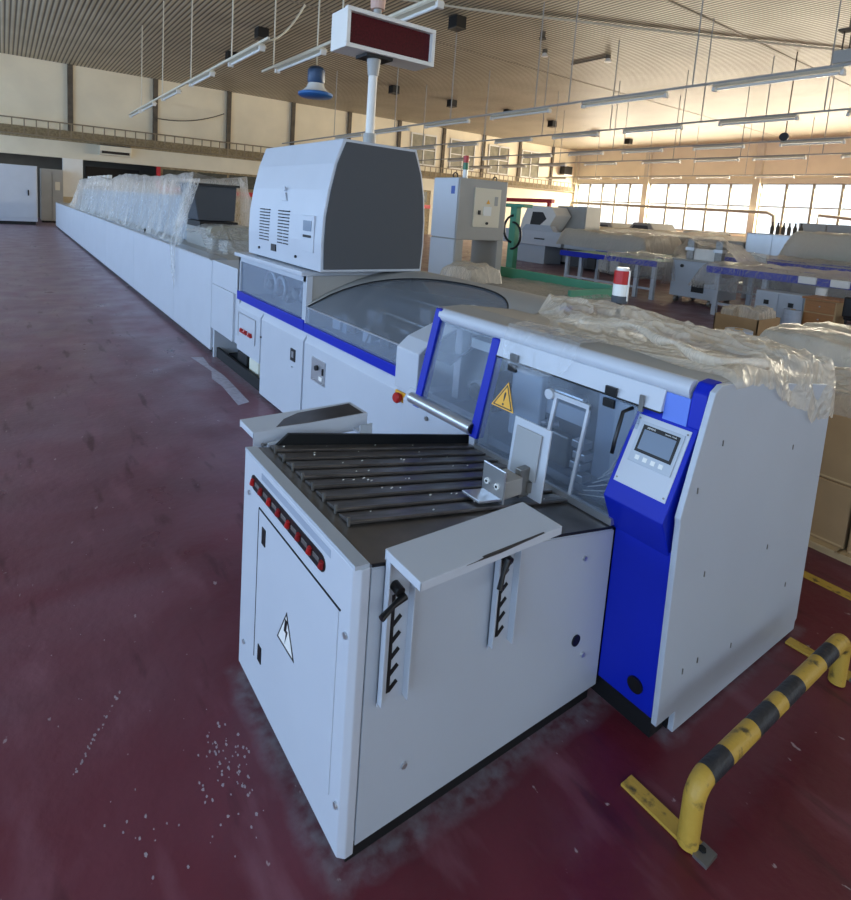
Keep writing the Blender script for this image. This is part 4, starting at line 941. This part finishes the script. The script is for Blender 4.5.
MB().box(5.70, 5.85, y0-.03, y0-.02, 1.77, 1.9).build('screen', CLRW, dp); MB().tube([(5.78, y0-.02, 1.66), (5.78, y0-.04, 1.66)], .02, 12).build('knob', BLK, dp)
MB().box(5.6, 5.64, y0-.035, y0-.02, 1.78, 1.84).build('handle', BLK, dp); MB().box(5.91, 5.97, y0-.025, y0-.02, 1.92, 2.05).build('label_plate', GREYW, dp)
MB().prism([(5.75, 1.94), (5.82, 1.94), (5.785, 2.0)], 'y', y0-.023, y0-.02).build('warning_mark', YEL, dp)
MB().box(x0-.017, x0-.015, 6.2, 6.28, 2.05, 2.16).build('blue_label', mat('label_blue', '3c5aa8', .5), ct)
for x in (x0+.06, x1-.1):
    P = [(x+.04*math.cos(t), 6.3, 2.31+.04*math.sin(t)) for t in [k*PI/8 for k in range(17)]]
    MB().tube(P, .01, 8).build('lifting_eye', BLK, ct)
signal_tower('signal_tower', 'small red and green signal light on the grey control tower', 5.52, 6.35, 2.28, .04, (('stem', .13, .9, CLRW), ('green_lens', .1, 1, mat('green_lens', '1f6a45', .3)), ('red_lens', .1, 1, RED)))
# green cover conveyor just behind the hood
gc = thing('green_conveyor', 'blue edged conveyor with green guard rail behind the smoked hood', 'conveyor', (5.5, 5, 0))
MB().box(4.75, 4.8, 3.7, 5.85, .86, .95).build('blue_edge', BLUE, gc); MB().box(4.8, 6.5, 4.25, 6.6, .78, .84).build('bed', GREYW, gc)
MB().box(6.45, 6.5, 4.4, 7.1, .84, .99).build('green_rail', GREEN, gc); MB().box(5.6, 6.5, 4.36, 4.4, .84, .95).build('green_end', GREEN, gc)
for (x, y) in ((4.9, 4.35), (4.9, 5.8), (6.4, 4.35), (6.4, 6.4)): MB().box(x-.04, x+.04, y-.04, y+.04, 0, .78).build('leg', GREYW, gc)
tag(blob('plastic_cover', '', 4.85, 6.4, 4.3, 5.9, .80, .90, FILM, .03, 31, grid=(50, 50)), 'thin plastic film lying over the green-railed conveyor', 'plastic sheet')
tag(blob('plastic_bag', '', 4.85, 5.4, 5.3, 5.95, .9, 1.1, FILMT, .08, 33), 'crumpled plastic bundle at the control tower foot', 'bag')
# green stand
gs = thing('green_stand', 'green steel mast with black hoses beside the grey control tower', 'machine', (12.7, 12.2, 0))
MB().box(12.6, 12.8, 12.05, 12.3, 0, 2.1).build('mast', GREEN, gs, bevel=.01); MB().box(12.5, 12.9, 11.7, 12.9, 2.05, 2.15).build('arm', GREEN, gs, bevel=.01); MB().box(12.4, 13.0, 11.9, 12.5, 0, .1).build('base', GREEN, gs)
for s, z in ((-.35, 1.2), (.35, 1.4)):
    P = [(12.6, 12.15+s*math.sin(t), z-.4*math.cos(t)) for t in [k*PI/10 for k in range(11)]]
    MB().tube(P, .035, 8).build('hose', BLK, gs, smooth=True)
def legtable(nm, lab, x0, x1, y0, y1, zt, legs, topm, edge=BLUE, cat='table'):
    t = thing(nm, lab, cat, ((x0+x1)/2, (y0+y1)/2, 0))
    MB().box(x0, x1, y0, y1, zt-.03, zt).build('table_top', topm, t)
    MB().box(x0-.03, x0, y0, y1, zt-.12, zt+.02).build('side_rail', edge, t); MB().box(x1, x1+.03, y0, y1, zt-.12, zt+.02).build('side_rail', edge, t)
    MB().box(x0, x1, y0-.03, y0, zt-.12, zt+.01).build('end_rail', GREYW, t)
    for (x, y) in legs: MB().box(x-.045, x+.045, y-.045, y+.045, 0, zt-.03).build('leg', GREY, t)
    MB().box(x0+.1, x0+.14, y0+.1, y1-.1, .22, .27).build('cross_bar', GREY, t)
    return t
t1 = legtable('packing_table', 'blue railed table with green top and grey legs, centre background', 12.75, 14.3, 7.55, 10.4, .92, [(12.85, 7.65), (12.85, 8.1), (12.9, 9.8), (12.9, 10.25), (14.2, 7.7), (14.2, 10.2)], GREEN)
for k in range(3): MB().box(12.66, 12.74, 9.2-k*.35, 9.45-k*.35, .55, .82).build('motor', GREYW if k else BLK, t1, bevel=.02)
tag(blob('plastic_cover', '', 12.6, 14.4, 7.3, 9.0, .5, 1.03, FILM, .08, 41), 'clear film hanging over the near end of green topped table', 'plastic sheet')
t2 = legtable('conveyor_table', 'long blue railed conveyor table at right with drooping film', 12.2, 13.9, 2.2, 6.1, 1.0, [(12.3, 5.9), (12.3, 5.0), (13.8, 5.9), (12.3, 3.4), (13.8, 3.4)], GREYW)
for y in (4.25, 3.75): MB().box(12.10, 12.17, y-.14, y+.14, .9, 1.03).build('white_bracket', WHT, t2, bevel=.01)
MB().tube([(12.12, 4.0, .65), (12.12, 4.0, .86)], .09, 14).build('motor', WHT, t2); MB().tube([(12.12, 4.0, .6), (12.12, 4.0, .66)], .1, 14).build('motor_foot', BLK, t2)
tag(blob('plastic_cover', '', 12.05, 14.0, 2.0, 6.4, .55, 1.1, FILM, .07, 45, grid=(50, 60)), 'clear film over the long blue railed conveyor table', 'plastic sheet')
t3 = legtable('roller_conveyor', 'second blue railed conveyor behind the long blue table', 15.2, 16.4, 2.0, 7.3, 1.08, [(15.3, 7.1), (15.3, 5.0), (16.3, 7.1)], GREYW)
MB().box(15.1, 15.2, 6.2, 6.55, 1.0, 1.25).build('white_bracket', WHT, t3)
tag(blob('plastic_cover', '', 15.0, 16.5, 2.0, 7.5, .8, 1.2, FILM, .08, 47, grid=(40, 60)), 'clear film over the second blue railed conveyor', 'plastic sheet')
mc = thing('covered_machine', 'bulky machine with green stripe under cream plastic at right', 'machine', (18, 4.8, 0))
MB().box(17.0, 19.5, 2.0, 6.3, 0, 1.4).build('body', GREYW, mc, bevel=.05); MB().box(16.9, 17.0, 2.0, 5.9, 1.05, 1.25).build('green_stripe', GREEN, mc)
MB().box(17.6, 19.0, 2.5, 5.0, 1.4, 1.75).build('upper_body', GREYW, mc, bevel=.05)
tag(blob('plastic_cover', '', 16.7, 19.8, 1.8, 6.7, .9, 1.85, FILMH, .12, 51, grid=(50, 60), sc=1), 'cream plastic film over the bulky machine at right', 'plastic sheet')
# cabinets below the table
c1 = thing('low_cabinet', 'low grey two-door cabinet in front of the blue conveyor table', 'cabinet', (11.9, 4.45, 0))
MB().box(11.6, 12.0, 4.05, 4.85, 0, .72).build('body', GREY, c1, bevel=.01)
for a in (4.07, 4.47): d = MB().box(11.58, 11.6, a, a+.37, .04, .69).build('door', GREY, c1, bevel=.004); MB().box(11.565, 11.58, a+.14, a+.22, .48, .56).build('lock', BLK, d)
c2 = thing('drawer_cabinet', 'brown wooden drawer cabinet right of the low grey cabinet', 'cabinet', (11.8, 3.8, 0))
MB().box(11.5, 12.0, 3.55, 4.02, 0, .70).build('body', CARDL, c2, bevel=.006); MB().box(11.44, 12.05, 3.5, 4.05, .70, .73).build('top', WOODM, c2)
for k in range(3): d = MB().box(11.48, 11.5, 3.57, 4.0, .03+k*.225, .235+k*.225).build('drawer', WOODM, c2, bevel=.004); MB().tube([(11.48, 3.78, .14+k*.225), (11.46, 3.78, .14+k*.225)], .012, 10).build('knob', SILV, d)
bc_ = thing('black_chair', 'black padded chair right of the brown drawer cabinet', 'chair', (11.7, 3.2, 0))
MB().box(11.5, 11.95, 3.02, 3.45, .42, .50).build('seat', BLK, bc_, bevel=.03); MB().box(11.42, 11.5, 3.02, 3.45, .48, .82).build('backrest', BLK, bc_, bevel=.03)
for (x, y) in ((11.53, 3.06), (11.53, 3.41), (11.92, 3.06), (11.92, 3.41)): MB().tube([(x, y, 0), (x, y, .43)], .018, 8).build('leg', BLK, bc_)
b3 = thing('film_roll', 'silvery roll standing before the low grey cabinet', 'roll', (11.4, 4.15, 0)); MB().tube([(11.35, 4.12, 0), (11.35, 4.12, .48)], .14, 20).build('roll', FILMB, b3); MB().tube([(11.35, 4.12, .48), (11.35, 4.12, .49)], .04, 10).build('core', CARDL, b3)
# wheeled cart with pillars
kt = thing('wheeled_cart', 'grey wheeled cabinet cart with two steel pillars under film', 'cart', (13.6, 6.9, 0))
MB().box(13.2, 14.2, 6.35, 7.42, .16, 1.0).build('body', GREY, kt, bevel=.01); MB().box(13.17, 14.25, 6.3, 7.45, 1.0, 1.04).build('top', GREYW, kt)
MB().box(13.18, 13.2, 6.62, 6.9, .3, .58).build('hatch', DARK, kt); MB().tube([(13.2, 7.18, .88), (13.17, 7.18, .88)], .04, 12).build('knob', BLK, kt)
for (x, y) in ((13.3, 7.3), (13.3, 6.5), (14.1, 7.3), (14.1, 6.5)): MB().tube([(x, y-.03, .075), (x, y+.03, .075)], .075, 14).build('caster', STEEL, kt); MB().box(x-.03, x+.03, y-.04, y+.04, .1, .17).build('caster_fork', STEEL, kt)
for y in (7.15, 6.5):
    MB().box(13.4, 13.56, y-.08, y+.08, 1.04, 1.52).build('pillar', STEEL, kt, bevel=.01); MB().box(13.37, 13.59, y-.1, y+.1, 1.25, 1.32).build('pillar_ring', SILV, kt)
MB().box(13.45, 13.6, 6.55, 7.1, 1.04, 1.30).build('paper_stack', WHT, kt)
def cartfilm(u, v):
    y = 7.75-1.75*u; sagz = 1.55-.16*math.sin(min(1, max(0, (7.15-y)/.65))*PI) if 6.5 < y < 7.15 else 1.55-abs(y-(7.15 if y > 6.8 else 6.5))*.9
    x = 13.3+1.2*v; z = sagz-.12*v+.02*fbm(y*6, x*4)
    if u < .22: z = min(z, 1.5-(.22-u)/.22*1.15); 
    return (x+.03*math.sin(u*30), y, max(.25, z))
tag(MB().grid(60, 24, cartfilm).build('plastic_cover', FILM, smooth=True), 'film tent hung over the two pillars of the wheeled cart', 'plastic sheet')
# metal cabinet with bottles, large grey cabinets
mb_ = thing('steel_cabinet', 'shiny grey steel cabinet with dark flasks on top, right background', 'cabinet', (20.6, 8.1, 0))
MB().box(20.0, 21.6, 7.35, 8.9, .3, 1.74).build('body', SILV, mb_, bevel=.03); MB().box(20.1, 21.5, 7.45, 8.8, 0, .3).build('base', GREYD, mb_)
MB().box(19.98, 20.0, 8.12, 8.86, .4, 1.68).build('door', SILV, mb_, bevel=.006); MB().box(19.98, 20.0, 7.4, 8.08, .4, 1.68).build('door', SILV, mb_, bevel=.006)
for k in range(6):
    y = 8.25-k*.16; b_ = thing('bottle', 'dark slim flask, %s from the left on the steel cabinet' % ordinal(k), 'bottle', (20.2, y, 1.74), 'dark flasks on the steel cabinet')
    lathe(MB(), (20.2, y, 1.74), [(.05, 0), (.055, .2), (.03, .27), (.022, .33)], 12).build('body', COLM, b_, smooth='angle'); lathe(MB(), (20.2, y, 2.07), [(.026, 0), (.026, .04)], 10).build('cap', BLK, b_)
lg = thing('large_cabinet', 'large beige-grey machine cabinet in two sections, far right background', 'cabinet', (23, 7, 0))
for a, b_ in ((7.42, 8.2), (4.2, 7.4)): MB().box(22, 24, a, b_, .1, 2.16).build('section', GREYW, lg, bevel=.02)
MB().box(22.1, 23.9, 4.3, 8.1, 0, .1).build('plinth', DARK, lg)
# white machine with slanted hood, middle background
wm = thing('white_machine', 'white machine with slanted window hood near the green mast', 'machine', (17.5, 15.3, 0))
MB().box(17, 18.4, 13.9, 16.9, .72, 1.28).build('body', GREYL, wm, bevel=.02); MB().box(17.2, 18.2, 14.8, 16.6, 0, .72).build('base', GREY, wm, bevel=.02)
MB().prism([(16.3, 1.28), (16.2, 1.7), (15.95, 2.25), (14.75, 2.22), (14.5, 1.9), (14.9, 1.28)], 'x', 17.3, 18.2).build('hood', WHT, wm, bevel=.03)
MB().prism([(15.75, 1.45), (15.65, 2.0), (15.15, 2.0), (14.95, 1.75), (15.3, 1.45)], 'x', 17.27, 17.3).build('hood_window', BLK, wm)
MB().box(16.98, 17.0, 14.7, 15.2, .95, 1.0).build('handle', BLK, wm)
MB().prism([(15.9, 1.28), (15.7, 1.5), (14.5, 1.5), (14.3, 1.28)], 'x', 17.0, 17.3).build('slanted_cover', GREY, wm)
g_ = thing('grey_cabinet', 'tall grey cabinet standing behind the white hooded machine', 'cabinet', (18.6, 13.9, 0))
MB().box(18.3, 19.2, 13.9, 15.3, .1, 2.3).build('body', GREYW, g_, bevel=.01); MB().box(18.4, 19.1, 14, 15.2, 0, .1).build('plinth', DARK, g_); MB().box(18.28, 18.3, 13.95, 14.6, .2, 2.25).build('door', GREYW, g_)
MB().tube([(18.28, 14.9, 2.0), (18.2, 14.9, 2.0)], .07, 12).build('red_button', RED, g_)
rb = thing('red_beam', 'long red steel beam on posts behind the green mast', 'beam', (20, 21, 0))
MB().box(19.9, 20.1, 17, 24, 2.45, 2.62).build('beam', REDP, rb)
for y in (17.2, 20.5, 23.8): MB().box(19.93, 20.07, y-.07, y+.07, 0, 2.45).build('post', REDP, rb)
# long covered machine in the middle
lcv = thing('covered_press', 'long grey press under plastic in the middle background', 'machine', (18, 12, 0))
MB().box(17.0, 18.6, 10.7, 13.6, .1, .72).build('base', GREYD, lcv); MB().box(16.9, 18.8, 10.6, 13.7, .72, 1.25).build('body', GREY, lcv, bevel=.04)
tag(blob('plastic_cover', '', 16.7, 19.0, 10.3, 13.9, .85, 1.42, FILMH, .12, 61, grid=(50, 60), sc=1.2), 'cream film with deep folds over the long middle press', 'plastic sheet')
lp = thing('long_press', 'very long grey machine body behind the wheeled cart', 'machine', (20.5, 12, 0))
MB().box(20, 21.5, 8.95, 15.5, .1, 1.42).build('body', GREYW, lp, bevel=.04)
for y in (9.6, 11.2, 12.8, 14.4): MB().box(19.97, 20, y, y+1.2, .3, 1.25).build('panel', GREYW, lp, bevel=.01)
tag(blob('plastic_cover', '', 19.8, 21.8, 9.2, 15.8, 1.0, 1.55, FILMT, .1, 65, grid=(40, 60), sc=1), 'hazy film over the very long grey machine', 'plastic sheet')
for i, (x, y, w_, h, lab) in enumerate(((26, 18.0, 1.6, 1.75, 'rounded grey machine hump before the windows, leftmost of three'), (26, 15.9, 1.7, 1.85, 'rounded grey machine hump before the windows, middle of three'), (26, 13.3, 1.9, 1.62, 'low rounded grey machine before the windows, rightmost of three'))):
    r = thing('press_unit', lab, 'machine', (x, y, 0))
    MB().prism([(y-w_/2, 0), (y-w_/2, h*.75), (y-w_/2+.35, h), (y+w_/2-.5, h), (y+w_/2, h*.7), (y+w_/2, 0)], 'x', 25, 27).build('body', GREYW, r, bevel=.06)
    MB().prism([(y-w_/2+.3, h*.7), (y-w_/2+.45, h*.93), (y+w_/2-.55, h*.93), (y+w_/2-.3, h*.7)], 'x', 24.97, 25).build('dark_cover', GREYD, r)
    MB().box(24.9, 27.1, y-w_/2-.1, y+w_/2+.1, h*.55, h*.6).build('ledge', WHT, r)
wbn = thing('work_bench', 'dark work bench under the windows behind the steel cabinet', 'bench', (24, 11, 0))
MB().box(23.5, 24.8, 9.4, 12.6, 1.0, 1.08).build('bench_top', CARDL, wbn); MB().box(23.6, 24.7, 9.5, 12.5, .55, 1.0).build('drawer_case', GREYD, wbn)
for (x, y) in ((23.6, 9.5), (23.6, 12.5), (24.7, 9.5), (24.7, 12.5)): MB().box(x-.04, x+.04, y-.04, y+.04, 0, .55).build('leg', STEEL, wbn)
for k, (y, h) in enumerate(((11.3, .5), (10.9, .25))): tag(MB().tube([(23.9, y, 1.08), (23.9, y, 1.08+h)], .07, 12).build('canister', COLM if k == 0 else WHT, bevel=.01), ('tall dark canister on the work bench', 'short white canister on the work bench')[k], 'canister')
# wall pipes by the windows
tag(MB().tube([(41.3, 33, 3.25), (41.3, 17.3, 3.05), (41.3, 16.9, 2.85), (41.3, 16.8, 1.9)], .11, 12).build('duct_pipe', FR), 'grey pipe running across the bright windows and bending down', 'pipe')
tag(MB().tube([(41.3, 14.4, 1.9), (41.3, 14.4, 3.0), (41.3, 11.0, 2.7), (41.3, 4, 2.6)], .1, 12).build('duct_pipe', FR), 'second grey pipe before the windows at right edge', 'pipe')
nb = thing('notice_box', 'small dark screen box on the far corner pillar', 'screen', (40.4, 33.2, 5.9)); MB().box(39.9, 40.9, 33.0, 33.5, 5.6, 6.3).build('case', BLK, nb); MB().box(39.85, 40.95, 32.95, 33.55, 5.5, 5.6).build('bracket', WHT, nb)

# ------------------------------------------------------------------ daylight and added rear fill
W = bpy.data.worlds.new('sky'); S.world = W; W.use_nodes = True
bg = W.node_tree.nodes['Background']; bg.inputs[0].default_value = (.80, .90, 1, 1); bg.inputs[1].default_value = 1.7
def area(name, loc, size, rot, col, power):
    l = bpy.data.lights.new(name, 'AREA'); l.shape = 'RECTANGLE'; l.size, l.size_y = size; l.color = col; l.energy = power
    o = bpy.data.objects.new(name, l); COL.objects.link(o); o.location = loc; o.rotation_euler = rot
    return o
area('daylight_right', (X1+.6, 14, 3.3), (38, 3.4), (0, math.radians(90), 0), (1, .89, .68), 17000)
bpy.data.objects['daylight_right'].rotation_euler = (math.radians(68), 0, math.radians(90))
o = area('daylight_left', (X0-.5, 12, 3.2), (40, 3.6), (math.radians(90), 0, math.radians(-90)), (.34, .60, 1), 2100)

area('rear_fill', (16, Y0-.6, 3.3), (40, 3.4), (math.radians(90), 0, 0), (.50, .70, 1), 50)  # added fill lamp, unseen, brightens faces turned to the rear

# ------------------------------------------------------------------ camera
f_, cx_, cy_ = 568.67, 394.485, 279.518
yaw, pit, rol = 0.965086094, 0.12521245, 0.0641736165
c = Vector((math.cos(pit)*math.cos(yaw), math.cos(pit)*math.sin(yaw), -math.sin(pit)))
rt = Vector((math.sin(yaw), -math.cos(yaw), 0)); up = rt.cross(c)
a = rt*math.cos(rol)+up*math.sin(rol); b = up*math.cos(rol)-rt*math.sin(rol)
cd = bpy.data.cameras.new('camera'); cam = bpy.data.objects.new('camera', cd); COL.objects.link(cam)
cam.matrix_world = Matrix(((a.x, b.x, -c.x, 0), (a.y, b.y, -c.y, 0), (a.z, b.z, -c.z, 1.8), (0, 0, 0, 1)))
cd.sensor_fit = 'VERTICAL'; cd.sensor_height = 36; cd.sensor_width = 36; cd.lens = f_/900*36
cd.shift_x = (425.5-cx_)/900; cd.shift_y = -(450-cy_)/900; cd.clip_start = .02; cd.clip_end = 200
S.camera = cam
S.view_settings.view_transform = 'Standard'; S.view_settings.look = 'None'; S.view_settings.exposure = 0; S.view_settings.gamma = 1
